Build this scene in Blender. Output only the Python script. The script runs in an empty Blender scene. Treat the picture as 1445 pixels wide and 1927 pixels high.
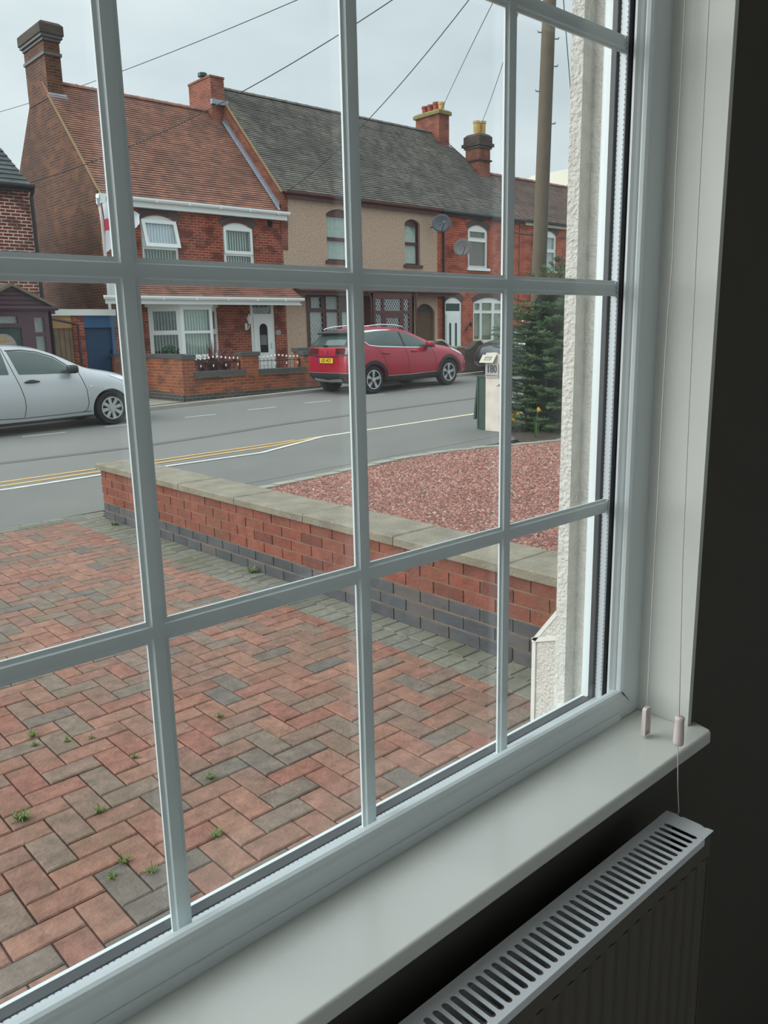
import bpy, bmesh, math, random
from mathutils import Vector, Matrix
from mathutils.geometry import tessellate_polygon
from mathutils.bvhtree import BVHTree
random.seed(7)
PI = math.pi
SC = bpy.context.scene
COL = SC.collection

# ------------------------------------------------------------------ camera
cam_d = bpy.data.cameras.new('camera'); cam = bpy.data.objects.new('camera', cam_d); COL.objects.link(cam)
cam_d.lens = 1527.0 * 36 / 1927; cam_d.sensor_width = 36; cam_d.sensor_fit = 'AUTO'
cam_d.clip_start = 0.02; cam_d.clip_end = 400
AX = Vector((0.73648073, -0.16072191, 0.65708797)); AY = Vector((-0.67615871, -0.14598775, 0.72214748)); AZ = Vector((-0.02013813, -0.97614345, -0.21619069))
cam.matrix_world = Matrix(((AX[0], -AX[1], -AX[2], 0), (AY[0], -AY[1], -AY[2], 0), (AZ[0], -AZ[1], -AZ[2], 1.61), (0, 0, 0, 1)))
SC.camera = cam

# ------------------------------------------------------------------ view
SC.view_settings.view_transform = 'Standard'; SC.view_settings.look = 'None'
SC.view_settings.gamma = 1; SC.view_settings.use_curve_mapping = False
SC.view_settings.exposure = 0.5

# ------------------------------------------------------------------ overcast sky
W = bpy.data.worlds.new('overcast_sky'); SC.world = W; W.use_nodes = True
nt = W.node_tree; nt.nodes.clear()
def wn(t): return nt.nodes.new(t)
tc = wn('ShaderNodeTexCoord'); sep = wn('ShaderNodeSeparateXYZ'); nt.links.new(tc.outputs['Generated'], sep.inputs[0])
noi = wn('ShaderNodeTexNoise'); noi.inputs['Scale'].default_value = 2.6; noi.inputs['Detail'].default_value = 4; noi.inputs['Roughness'].default_value = .5
mp = wn('ShaderNodeMapping'); mp.inputs['Scale'].default_value = (1, 1, 2.6); nt.links.new(tc.outputs['Generated'], mp.inputs[0]); nt.links.new(mp.outputs[0], noi.inputs['Vector'])
cr = wn('ShaderNodeValToRGB'); cr.color_ramp.elements[0].position = .3; cr.color_ramp.elements[1].position = .72
cr.color_ramp.elements[0].color = (.46, .53, .56, 1); cr.color_ramp.elements[1].color = (.66, .715, .735, 1)
nt.links.new(noi.outputs['Fac'], cr.inputs[0])
mr = wn('ShaderNodeMapRange'); mr.inputs['From Min'].default_value = .38; mr.inputs['From Max'].default_value = 1.0; mr.inputs['To Min'].default_value = 1.0; mr.inputs['To Max'].default_value = 2.4
nt.links.new(sep.outputs['Z'], mr.inputs['Value'])
mx = wn('ShaderNodeVectorMath'); mx.operation = 'SCALE'; nt.links.new(cr.outputs[0], mx.inputs[0]); nt.links.new(mr.outputs[0], mx.inputs['Scale'])
bg = wn('ShaderNodeBackground'); nt.links.new(mx.outputs[0], bg.inputs['Color']); bg.inputs['Strength'].default_value = 1.0
wo = wn('ShaderNodeOutputWorld'); nt.links.new(bg.outputs[0], wo.inputs[0])
# sun behind thick cloud: very soft
sd = bpy.data.lights.new('sun', 'SUN'); sd.energy = 2.2; sd.angle = math.radians(60); sd.color = (1.0, .98, .95)
so = bpy.data.objects.new('sun', sd); COL.objects.link(so); so.rotation_euler = Vector((-.80, .48, .50)).to_track_quat('Z', 'Y').to_euler()

# ------------------------------------------------------------------ helpers
def lin(c):
    return tuple(((v/255)/12.92 if v/255 <= .04045 else ((v/255+.055)/1.055)**2.4) for v in c)
MATS = {}
def mat(name, rgb, rough=.6, metal=0, spec=.5, noise=None, bump=None, coat=0, trans=None, speck=None):
    """rgb = sRGB surface colour. noise=(scale, amount, rgb2) ; bump=(scale, strength, dist) ; speck=(scale, threshold, rgb)"""
    m = bpy.data.materials.new(name); m.use_nodes = True; t = m.node_tree; b = t.nodes['Principled BSDF']
    b.inputs['Roughness'].default_value = rough; b.inputs['Metallic'].default_value = metal
    b.inputs['Specular IOR Level'].default_value = spec; b.inputs['Coat Weight'].default_value = coat
    b.inputs['Coat Roughness'].default_value = .05
    co = t.nodes.new('ShaderNodeTexCoord')
    c = t.nodes.new('ShaderNodeRGB'); c.outputs[0].default_value = (*lin(rgb), 1); out = c.outputs[0]
    if noise:
        n = t.nodes.new('ShaderNodeTexNoise'); n.inputs['Scale'].default_value = noise[0]; n.inputs['Detail'].default_value = 5
        t.links.new(co.outputs['Object'], n.inputs['Vector'])
        r = t.nodes.new('ShaderNodeValToRGB'); r.color_ramp.elements[0].position = .35; r.color_ramp.elements[1].position = .7
        r.color_ramp.elements[0].color = (0, 0, 0, 1); r.color_ramp.elements[1].color = (noise[1],)*3 + (1,)
        t.links.new(n.outputs['Fac'], r.inputs[0])
        k = t.nodes.new('ShaderNodeMix'); k.data_type = 'RGBA'; t.links.new(r.outputs[0], k.inputs[0]); t.links.new(out, k.inputs[6]); k.inputs[7].default_value = (*lin(noise[2]), 1)
        out = k.outputs[2]
    if speck:
        n = t.nodes.new('ShaderNodeTexNoise'); n.inputs['Scale'].default_value = speck[0]; n.inputs['Detail'].default_value = 2
        t.links.new(co.outputs['Object'], n.inputs['Vector'])
        r = t.nodes.new('ShaderNodeValToRGB'); r.color_ramp.elements[0].position = speck[1]; r.color_ramp.elements[1].position = speck[1]+.08
        t.links.new(n.outputs['Fac'], r.inputs[0])
        k = t.nodes.new('ShaderNodeMix'); k.data_type = 'RGBA'; t.links.new(r.outputs[0], k.inputs[0]); t.links.new(out, k.inputs[6]); k.inputs[7].default_value = (*lin(speck[2]), 1)
        out = k.outputs[2]
    t.links.new(out, b.inputs['Base Color'])
    if bump:
        n = t.nodes.new('ShaderNodeTexNoise'); n.inputs['Scale'].default_value = bump[0]; n.inputs['Detail'].default_value = 4
        t.links.new(co.outputs['Object'], n.inputs['Vector'])
        bp = t.nodes.new('ShaderNodeBump'); bp.inputs['Strength'].default_value = bump[1]; bp.inputs['Distance'].default_value = bump[2]
        t.links.new(n.outputs['Fac'], bp.inputs['Height']); t.links.new(bp.outputs[0], b.inputs['Normal'])
    MATS[name] = m; return m

def brick_mat(name, c1, c2, mortar, bw=.225, rh=.075, ms=.010, rough=.85, stain=None, tile=False, c3=None, bumpd=.006, mix=.5, zs=1.0):
    """bricks laid in (x or y, z); picks the horizontal axis from the face normal"""
    m = bpy.data.materials.new(name); m.use_nodes = True; t = m.node_tree; b = t.nodes['Principled BSDF']
    b.inputs['Roughness'].default_value = rough; b.inputs['Specular IOR Level'].default_value = .3
    N = t.nodes.new; Lk = t.links.new
    co = N('ShaderNodeTexCoord'); sp = N('ShaderNodeSeparateXYZ'); Lk(co.outputs['Object'], sp.inputs[0])
    ge = N('ShaderNodeNewGeometry'); sn = N('ShaderNodeSeparateXYZ'); Lk(ge.outputs['True Normal'], sn.inputs[0])
    ab = N('ShaderNodeMath'); ab.operation = 'ABSOLUTE'; Lk(sn.outputs['X'], ab.inputs[0])
    gt = N('ShaderNodeMath'); gt.operation = 'GREATER_THAN'; Lk(ab.outputs[0], gt.inputs[0]); gt.inputs[1].default_value = .7
    mxx = N('ShaderNodeMix'); mxx.data_type = 'FLOAT'; Lk(gt.outputs[0], mxx.inputs[0]); Lk(sp.outputs['X'], mxx.inputs[2]); Lk(sp.outputs['Y'], mxx.inputs[3])
    zz = N('ShaderNodeMath'); zz.operation = 'MULTIPLY'; Lk(sp.outputs['Z'], zz.inputs[0]); zz.inputs[1].default_value = zs
    cb = N('ShaderNodeCombineXYZ'); Lk(mxx.outputs[0], cb.inputs[0]); Lk(zz.outputs[0], cb.inputs[1])
    br = N('ShaderNodeTexBrick'); Lk(cb.outputs[0], br.inputs['Vector']); br.inputs['Scale'].default_value = 1
    br.inputs['Brick Width'].default_value = bw; br.inputs['Row Height'].default_value = rh; br.inputs['Mortar Size'].default_value = ms; br.inputs['Mortar Smooth'].default_value = .2; br.inputs['Bias'].default_value = mix-.5
    br.inputs['Color1'].default_value = (*lin(c1), 1); br.inputs['Color2'].default_value = (*lin(c2), 1); br.inputs['Mortar'].default_value = (*lin(mortar), 1)
    out = br.outputs['Color']
    if c3:
        wv = N('ShaderNodeTexNoise'); wv.inputs['Scale'].default_value = 1.0; wv.inputs['Detail'].default_value = 3
        sc = N('ShaderNodeMapping'); sc.inputs['Scale'].default_value = (.8/bw*.6, .5/rh*.5, 1); Lk(cb.outputs[0], sc.inputs[0]); Lk(sc.outputs[0], wv.inputs['Vector'])
        r = N('ShaderNodeValToRGB'); r.color_ramp.elements[0].position = .48; r.color_ramp.elements[1].position = .62; r.color_ramp.elements[1].color = (.75,)*3+(1,)
        Lk(wv.outputs['Fac'], r.inputs[0]); k = N('ShaderNodeMix'); k.data_type = 'RGBA'; Lk(r.outputs[0], k.inputs[0]); Lk(out, k.inputs[6]); k.inputs[7].default_value = (*lin(c3), 1); out = k.outputs[2]
    if stain:
        n = N('ShaderNodeTexNoise'); n.inputs['Scale'].default_value = stain[0]; n.inputs['Detail'].default_value = 6; Lk(co.outputs['Object'], n.inputs['Vector'])
        r = N('ShaderNodeValToRGB'); r.color_ramp.elements[0].position = .42; r.color_ramp.elements[1].position = .66; r.color_ramp.elements[1].color = (stain[1],)*3+(1,)
        Lk(n.outputs['Fac'], r.inputs[0]); k = N('ShaderNodeMix'); k.data_type = 'RGBA'; Lk(r.outputs[0], k.inputs[0]); Lk(out, k.inputs[6]); k.inputs[7].default_value = (*lin(stain[2]), 1); out = k.outputs[2]
    Lk(out, b.inputs['Base Color'])
    bp = N('ShaderNodeBump'); bp.invert = True; bp.inputs['Strength'].default_value = .7; bp.inputs['Distance'].default_value = bumpd
    Lk(br.outputs['Fac'], bp.inputs['Height']); Lk(bp.outputs[0], b.inputs['Normal'])
    MATS[name] = m; return m

def attr_mat(name, stops, rough=.85, grain=(90, .35), bump=(60, .4, .003), spec=.3, dirt=None):
    """colour picked per stone/brick from the face attribute 'pick' through a constant ramp, plus fine grain"""
    m = bpy.data.materials.new(name); m.use_nodes = True; t = m.node_tree; b = t.nodes['Principled BSDF']; N = t.nodes.new; Lk = t.links.new
    b.inputs['Roughness'].default_value = rough; b.inputs['Specular IOR Level'].default_value = spec
    a = N('ShaderNodeAttribute'); a.attribute_name = 'pick'
    r = N('ShaderNodeValToRGB'); r.color_ramp.interpolation = 'LINEAR'
    el = r.color_ramp.elements
    while len(el) < len(stops): el.new(.5)
    for i, (p, c) in enumerate(stops): el[i].position = p; el[i].color = (*lin(c), 1)
    Lk(a.outputs['Fac'], r.inputs[0]); out = r.outputs[0]
    co = N('ShaderNodeTexCoord')
    n = N('ShaderNodeTexNoise'); n.inputs['Scale'].default_value = grain[0]; n.inputs['Detail'].default_value = 6; n.inputs['Roughness'].default_value = .7; Lk(co.outputs['Object'], n.inputs['Vector'])
    mr_ = N('ShaderNodeMapRange'); mr_.inputs['From Min'].default_value = .3; mr_.inputs['From Max'].default_value = .7; mr_.inputs['To Min'].default_value = 1-grain[1]; mr_.inputs['To Max'].default_value = 1+grain[1]; Lk(n.outputs['Fac'], mr_.inputs['Value'])
    v = N('ShaderNodeVectorMath'); v.operation = 'SCALE'; Lk(out, v.inputs[0]); Lk(mr_.outputs[0], v.inputs['Scale']); out = v.outputs[0]
    if dirt:
        n2 = N('ShaderNodeTexNoise'); n2.inputs['Scale'].default_value = dirt[0]; n2.inputs['Detail'].default_value = 5; Lk(co.outputs['Object'], n2.inputs['Vector'])
        r2 = N('ShaderNodeValToRGB'); r2.color_ramp.elements[0].position = .45; r2.color_ramp.elements[1].position = .7; r2.color_ramp.elements[1].color = (dirt[1],)*3+(1,)
        Lk(n2.outputs['Fac'], r2.inputs[0]); k = N('ShaderNodeMix'); k.data_type = 'RGBA'; Lk(r2.outputs[0], k.inputs[0]); Lk(out, k.inputs[6]); k.inputs[7].default_value = (*lin(dirt[2]), 1); out = k.outputs[2]
    Lk(out, b.inputs['Base Color'])
    n3 = N('ShaderNodeTexNoise'); n3.inputs['Scale'].default_value = bump[0]; n3.inputs['Detail'].default_value = 5; Lk(co.outputs['Object'], n3.inputs['Vector'])
    bp = N('ShaderNodeBump'); bp.inputs['Strength'].default_value = bump[1]; bp.inputs['Distance'].default_value = bump[2]; Lk(n3.outputs['Fac'], bp.inputs['Height']); Lk(bp.outputs[0], b.inputs['Normal'])
    MATS[name] = m; return m

def glass_mat(name, tint=(235, 245, 240), rough=0.0, haze=0.0, ior=1.5, boost=1.0):
    m = bpy.data.materials.new(name); m.use_nodes = True; t = m.node_tree; t.nodes.clear(); N = t.nodes.new; Lk = t.links.new
    tr = N('ShaderNodeBsdfTransparent'); tr.inputs[0].default_value = (*lin(tint), 1)
    gl = N('ShaderNodeBsdfGlossy'); gl.inputs['Roughness'].default_value = rough
    fr = N('ShaderNodeFresnel'); ge = N('ShaderNodeNewGeometry'); im = N('ShaderNodeMix'); im.data_type = 'FLOAT'; Lk(ge.outputs['Backfacing'], im.inputs[0]); im.inputs[2].default_value = ior; im.inputs[3].default_value = 1/ior; Lk(im.outputs[0], fr.inputs['IOR'])
    f2 = N('ShaderNodeMath'); f2.operation = 'MULTIPLY'; Lk(fr.outputs[0], f2.inputs[0]); f2.inputs[1].default_value = boost; f2.use_clamp = True
    mi = N('ShaderNodeMixShader'); Lk(f2.outputs[0], mi.inputs[0]); Lk(tr.outputs[0], mi.inputs[1]); Lk(gl.outputs[0], mi.inputs[2]); out = mi.outputs[0]
    if haze:
        df = N('ShaderNodeBsdfTranslucent'); df.inputs[0].default_value = (.9, .95, .95, 1)
        co = N('ShaderNodeTexCoord'); ma = N('ShaderNodeMapping'); ma.inputs['Scale'].default_value = (5, 1, 1.6); ma.inputs['Rotation'].default_value = (0, .5, 0); Lk(co.outputs['Object'], ma.inputs[0])
        n = N('ShaderNodeTexNoise'); n.inputs['Scale'].default_value = 2.2; n.inputs['Detail'].default_value = 4; Lk(ma.outputs[0], n.inputs['Vector'])
        mr_ = N('ShaderNodeMapRange'); mr_.inputs['From Min'].default_value = .45; mr_.inputs['From Max'].default_value = .75; mr_.inputs['To Min'].default_value = 0; mr_.inputs['To Max'].default_value = haze; Lk(n.outputs['Fac'], mr_.inputs['Value'])
        m2 = N('ShaderNodeMixShader'); Lk(mr_.outputs[0], m2.inputs[0]); Lk(out, m2.inputs[1]); Lk(df.outputs[0], m2.inputs[2]); out = m2.outputs[0]
    o = N('ShaderNodeOutputMaterial'); Lk(out, o.inputs[0]); MATS[name] = m; return m

OFF = {}
class MB:
    """collects geometry in world (or car-local) coordinates"""
    def __init__(s): s.v = []; s.f = []; s.a = []; s.pick = 0.0
    def add(s, vs, fs):
        n = len(s.v); s.v += [tuple(p) for p in vs]; s.f += [tuple(n+i for i in f) for f in fs]; s.a += [s.pick]*len(fs); return s
    def box(s, x0, x1, y0, y1, z0, z1):
        return s.add([(x0,y0,z0),(x1,y0,z0),(x1,y1,z0),(x0,y1,z0),(x0,y0,z1),(x1,y0,z1),(x1,y1,z1),(x0,y1,z1)],
                     [(0,3,2,1),(4,5,6,7),(0,1,5,4),(1,2,6,5),(2,3,7,6),(3,0,4,7)])
    def cbox(s, x0, x1, y0, y1, z0, z1, c):
        """box whose top edges are chamfered"""
        return s.add([(x0,y0,z0),(x1,y0,z0),(x1,y1,z0),(x0,y1,z0),(x0,y0,z1-c),(x1,y0,z1-c),(x1,y1,z1-c),(x0,y1,z1-c),(x0+c,y0+c,z1),(x1-c,y0+c,z1),(x1-c,y1-c,z1),(x0+c,y1-c,z1)],
                     [(0,3,2,1),(8,9,10,11),(0,1,5,4),(1,2,6,5),(2,3,7,6),(3,0,4,7),(4,5,9,8),(5,6,10,9),(6,7,11,10),(7,4,8,11)])
    def prism(s, poly, d, axis='y', a0=0.0):
        """2D poly extruded along axis from a0 to a0+d. poly coords: y->(x,z), x->(y,z), z->(x,y)"""
        def P(p, a):
            return (p[0], a, p[1]) if axis == 'y' else (a, p[0], p[1]) if axis == 'x' else (p[0], p[1], a)
        n = len(poly); vs = [P(p, a0) for p in poly]+[P(p, a0+d) for p in poly]
        tri = tessellate_polygon([[Vector((p[0], p[1], 0)) for p in poly]])
        fs = [tuple(t) for t in tri]+[tuple(n+i for i in reversed(t)) for t in tri]+[(i, (i+1) % n, n+(i+1) % n, n+i) for i in range(n)]
        return s.add(vs, fs)
    def plate(s, outer, holes, d, axis='y', a0=0.0):
        def P(p, a):
            return (p[0], a, p[1]) if axis == 'y' else (a, p[0], p[1]) if axis == 'x' else (p[0], p[1], a)
        loops = [outer]+list(holes); flat = [p for l in loops for p in l]; n = len(flat)
        tri = tessellate_polygon([[Vector((p[0], p[1], 0)) for p in l] for l in loops])
        vs = [P(p, a0) for p in flat]+[P(p, a0+d) for p in flat]
        fs = [tuple(t) for t in tri]+[tuple(n+i for i in reversed(t)) for t in tri]; k = 0
        for l in loops:
            m = len(l); fs += [(k+i, k+(i+1) % m, n+k+(i+1) % m, n+k+i) for i in range(m)]; k += m
        return s.add(vs, fs)
    def tube(s, pts, r, seg=8, cap=True):
        pts = [Vector(p) for p in pts]; rs = r if isinstance(r, (list, tuple)) else [r]*len(pts); n0 = len(s.v); vs = []; fs = []
        prev = None
        for i, p in enumerate(pts):
            d = (pts[min(i+1, len(pts)-1)]-pts[max(i-1, 0)]).normalized()
            u = d.cross(Vector((0, 0, 1))) if prev is None else (prev-d*prev.dot(d))
            if u.length < 1e-4: u = d.cross(Vector((1, 0, 0)))
            u.normalize(); prev = u; w = d.cross(u)
            vs += [p+(u*math.cos(2*PI*k/seg)+w*math.sin(2*PI*k/seg))*rs[i] for k in range(seg)]
        for i in range(len(pts)-1):
            fs += [(i*seg+k, i*seg+(k+1) % seg, (i+1)*seg+(k+1) % seg, (i+1)*seg+k) for k in range(seg)]
        if cap: fs += [tuple(range(seg))[::-1], tuple((len(pts)-1)*seg+k for k in range(seg))]
        return s.add(vs, fs)
    def lathe(s, prof, c, axis='z', seg=24, a0=0, a1=2*PI):
        full = abs(a1-a0-2*PI) < 1e-6; m = seg if full else seg+1; vs = []
        for r, h in prof:
            for k in range(m):
                a = a0+(a1-a0)*k/seg; u, w = r*math.cos(a), r*math.sin(a)
                vs.append((c[0]+u, c[1]+w, c[2]+h) if axis == 'z' else (c[0]+u, c[1]+h, c[2]+w) if axis == 'y' else (c[0]+h, c[1]+u, c[2]+w))
        fs = []
        for i in range(len(prof)-1):
            for k in range(seg if full else seg):
                k2 = (k+1) % m; fs.append((i*m+k, i*m+k2, (i+1)*m+k2, (i+1)*m+k))
        return s.add(vs, fs)
    def sweep(s, prof, pts_frames):
        """prof: list of (u,w); frames: list of (origin,U,W) ; closed profile, open path"""
        m = len(prof); vs = []; fs = []
        for o, U, V_ in pts_frames:
            vs += [Vector(o)+Vector(U)*u+Vector(V_)*w for u, w in prof]
        for i in range(len(pts_frames)-1):
            fs += [(i*m+k, i*m+(k+1) % m, (i+1)*m+(k+1) % m, (i+1)*m+k) for k in range(m)]
        fs += [tuple(range(m))[::-1], tuple((len(pts_frames)-1)*m+k for k in range(m))]
        return s.add(vs, fs)
    def build(s, name, material, parent=None, smooth=False, bevel=0, loc=None, seg=2):
        me = bpy.data.meshes.new(name)
        off = OFF.get(parent.name if parent else None, Vector((0, 0, 0)))
        if loc is not None: off = Vector(loc)
        me.from_pydata([(p[0]-off[0], p[1]-off[1], p[2]-off[2]) for p in s.v], [], s.f)
        bm = bmesh.new(); bm.from_mesh(me)
        lay = bm.faces.layers.float.new('pick'); bm.faces.ensure_lookup_table()
        for i, f in enumerate(bm.faces): f[lay] = s.a[i]
        bmesh.ops.recalc_face_normals(bm, faces=bm.faces); bm.to_mesh(me); bm.free()
        if material: me.materials.append(MATS[material])
        if smooth:
            for p in me.polygons: p.use_smooth = True
        o = bpy.data.objects.new(name, me); COL.objects.link(o)
        if parent:
            o.parent = parent; OFF[o.name] = off
        elif loc is not None:
            o.location = loc; OFF[o.name] = off
        if smooth == 'auto' or bevel:
            if bevel:
                b = o.modifiers.new('bevel', 'BEVEL'); b.width = bevel; b.segments = seg; b.limit_method = 'ANGLE'; b.angle_limit = math.radians(35)
            try: me.shade_auto_smooth(use_auto_smooth=True)
            except Exception: pass
        return o
def smooth_by_angle(o, ang=40):
    me = o.data
    bm = bmesh.new(); bm.from_mesh(me)
    for e in bm.edges:
        if len(e.link_faces) == 2 and e.calc_face_angle(0) > math.radians(ang): e.smooth = False
    bm.to_mesh(me); bm.free()
    for p in me.polygons: p.use_smooth = True
    return o
def tag(o, label=None, cat=None, group=None, kind=None):
    if label: o['label'] = label
    if cat: o['category'] = cat
    if group: o['group'] = group
    if kind: o['kind'] = kind
    return o
def thing(name, label, cat, loc, group=None, kind=None, rot=None):
    o = bpy.data.objects.new(name, None); COL.objects.link(o); o.location = loc; o.empty_display_size = .2
    OFF[o.name] = Vector(loc)
    if rot is not None: o.rotation_euler = rot; OFF[o.name] = Vector((0, 0, 0))
    return tag(o, label, cat, group, kind)
def struct(name, label=None, loc=(0, 0, 0)):
    o = bpy.data.objects.new(name, None); COL.objects.link(o); o.location = loc; OFF[o.name] = Vector(loc); return tag(o, label, kind='structure')
def rect(x0, x1, z0, z1): return [(x0, z0), (x1, z0), (x1, z1), (x0, z1)]
def arch(x0, x1, z0, z1, rise, n=10):
    """rect with a segmental arched top; z1 = springing height"""
    w = (x1-x0)/2; R = (w*w+rise*rise)/(2*rise); cz = z1+rise-R; cx = (x0+x1)/2; a = math.asin(w/R)
    return [(x0, z0), (x1, z0)]+[(cx+R*math.sin(a-2*a*i/n), cz+R*math.cos(a-2*a*i/n)) for i in range(n+1)]
def zg(x): return 0.0227*max(0.0, x-2.9)
def text_mesh(txt, size, depth=.002, bold=.0):
    cu = bpy.data.curves.new('t', 'FONT'); cu.body = txt; cu.size = size; cu.extrude = depth; cu.offset = bold; cu.align_x = 'CENTER'; cu.align_y = 'CENTER'
    o = bpy.data.objects.new('t', cu); COL.objects.link(o); dg = bpy.context.evaluated_depsgraph_get(); dg.update()
    me = bpy.data.meshes.new_from_object(o.evaluated_get(dg)); vs = [v.co.copy() for v in me.vertices]; fs = [tuple(p.vertices) for p in me.polygons]
    bpy.data.objects.remove(o); return vs, fs

# ------------------------------------------------------------------ materials
mat('upvc', (222, 232, 233), .28, spec=.5)
mat('upvc_shop', (226, 231, 228), .35)
mat('white_paint', (214, 216, 210), .55, noise=(3, .25, (196, 199, 194)))
mat('gloss_white', (222, 224, 218), .22, bump=(14, .04, .004), noise=(4, .3, (206, 209, 203)))
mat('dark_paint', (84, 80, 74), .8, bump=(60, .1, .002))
mat('ceiling_white', (232, 231, 228), .8)
mat('room_wall', (222, 228, 230), .8)
mat('carpet', (140, 134, 126), .95)
mat('gasket', (28, 30, 34), .45)
mat('spacer', (196, 203, 208), .4, metal=.15)
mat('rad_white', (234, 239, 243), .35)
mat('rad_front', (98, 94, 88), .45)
mat('black_void', (14, 14, 15), .9)
mat('cord', (206, 200, 192), .7)
mat('tassel', (222, 208, 204), .35)
glass_mat('window_glass', (254, 255, 255), haze=.0, boost=.6)
glass_mat('outer_glass', (254, 255, 255), haze=.012, boost=.6)
glass_mat('house_glass', (240, 246, 244), boost=1.5)
glass_mat('car_glass_clear', (120, 140, 132), boost=2.2)
# outside
mat('asphalt', (111, 110, 106), .9, noise=(.7, .5, (101, 101, 98)), bump=(120, .5, .004), speck=(160, .62, (150, 150, 148)))
mat('asphalt_path', (100, 100, 96), .9, noise=(.9, .6, (114, 114, 108)), bump=(150, .5, .004), speck=(120, .64, (140, 138, 134)))
mat('tar_joint', (86, 85, 80), .8, noise=(3, .5, (100, 99, 95)))
mat('line_white', (206, 206, 198), .8, noise=(14, .6, (160, 160, 155)))
mat('line_yellow', (204, 164, 92), .8, noise=(14, .5, (176, 150, 104)))
mat('kerb', (160, 155, 145), .9, noise=(2, .5, (132, 128, 118)), bump=(80, .4, .004))
mat('concrete', (150, 146, 134), .9, noise=(5, .6, (122, 118, 104)), bump=(90, .5, .005))
mat('joint_dirt', (62, 66, 42), 1, noise=(7, .9, (42, 38, 32)))
mat('mortar', (150, 128, 104), .95, noise=(6, .6, (118, 98, 80)), bump=(120, .4, .004))
mat('coping', (134, 127, 110), .9, noise=(7, .8, (104, 98, 84)), bump=(55, .7, .008), speck=(70, .66, (176, 170, 156)))
attr_mat('paver', [(0, (132, 90, 78)), (.35, (140, 104, 88)), (.6, (126, 94, 82)), (.85, (118, 104, 92)), (1, (98, 92, 88))], grain=(16, .38), bump=(70, .8, .006), dirt=(3.0, .5, (106, 96, 80)))
attr_mat('paver_grey', [(0, (112, 110, 98)), (.5, (122, 120, 108)), (1, (98, 98, 88))], grain=(20, .3), bump=(70, .6, .004), dirt=(2.4, .5, (96, 96, 74)))
attr_mat('red_brick', [(0, (118, 62, 48)), (.5, (132, 74, 56)), (1, (104, 54, 44))], grain=(14, .35), bump=(50, 1.0, .008), dirt=(4, .5, (112, 82, 64)))
attr_mat('blue_brick', [(0, (52, 54, 58)), (.7, (66, 68, 72)), (1, (84, 74, 70))], rough=.6, grain=(18, .3), bump=(40, .6, .005), spec=.5, dirt=(6, .35, (96, 92, 88)))
attr_mat('gravel', [(0, (150, 100, 88)), (.3, (172, 122, 108)), (.55, (128, 80, 70)), (.75, (184, 146, 130)), (.9, (100, 70, 62)), (1, (196, 180, 168))], grain=(60, .2), bump=(90, .3, .002))
mat('gravel_bed', (120, 78, 68), .95, noise=(30, .8, (80, 50, 44)), bump=(70, .9, .012))
mat('render', (212, 209, 201), .9, noise=(40, .5, (184, 180, 171)), bump=(130, 1.0, .009))
mat('render_smooth', (214, 215, 210), .8, noise=(20, .3, (196, 196, 190)), bump=(60, .3, .002))
mat('soil', (70, 60, 50), 1, noise=(12, .7, (48, 42, 36)), bump=(40, .8, .02))
mat('grass', (98, 120, 58), .8)
# ================================================================== THE ROOM
GY = 0.78                     # middle of the glazed unit
XR = 1.322                    # right reveal
SILL = 0.895
XL = -1.75                    # left reveal
HEAD = 2.62
WY0, WY1 = 0.641, 0.90        # inner and outer face of the front wall
w = struct('wall_front')
MB().plate(rect(-3.2, 3.0, -.15, 2.8), [rect(XL-.012, XR+.012, SILL-.03, HEAD+.012)], .014, 'y', WY0-.0).build('plaster', 'dark_paint', w)
MB().plate(rect(-3.2, 3.0, -.15, 2.8), [rect(XL-.012, XR+.012, .80, HEAD+.012)], WY1-WY0-.014, 'y', WY0+.014).build('masonry', 'render', w)
# white plastered reveals lining the opening
MB().box(XR, XR+.012, WY0-.0015, .742, SILL-.03, HEAD).build('reveal', 'white_paint', w)
MB().box(XL-.012, XL, WY0-.0015, .742, SILL-.03, HEAD).build('reveal', 'white_paint', w)
MB().box(XL, XR, WY0-.0015, .742, HEAD, HEAD+.012).build('reveal', 'white_paint', w)
tag(MB().box(-3.2, 3.0, -3.4, -3.3, -.15, 2.8).build('wall_back', 'room_wall'), kind='structure')
tag(MB().plate([(-3.4, -.15), (.9, -.15), (.9, 2.8), (-3.4, 2.8)], [rect(-3.1, .3, .3, 2.7)], .1, 'x', -3.3).build('wall_left', 'room_wall'), kind='structure')  # large out-of-view opening, added to let more daylight into the room
tag(MB().box(3.0, 3.1, -3.4, .9, -.15, 2.8).build('wall_right', 'room_wall'), kind='structure')
tag(MB().box(-3.3, 3.1, -3.4, .9, 2.8, 2.9).build('ceiling', 'ceiling_white'), kind='structure')
tag(MB().box(-3.3, 3.1, -3.4, .9, -.25, -.15).build('floor', 'carpet'), kind='structure')
# upstairs of this house, outside face only (seen by the sky light, not the photo)

# ---- window_1
win = struct('window_1')
def ring(mb, prof, x0, x1, z0, z1):
    """mitred frame: prof = list of (inset from outer edge, y)"""
    m = len(prof); cs = [(x0, z0, 1, 1), (x1, z0, -1, 1), (x1, z1, -1, -1), (x0, z1, 1, -1)]
    vs = [(cx+sx*i, y, cz+sz*i) for cx, cz, sx, sz in cs for i, y in prof]
    fs = [(c*m+k, c*m+(k+1) % m, ((c+1) % 4)*m+(k+1) % m, ((c+1) % 4)*m+k) for c in range(4) for k in range(m)]
    return mb.add(vs, fs)
fx0, fx1, fz0, fz1 = XL, XR, .893, HEAD-.0
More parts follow.
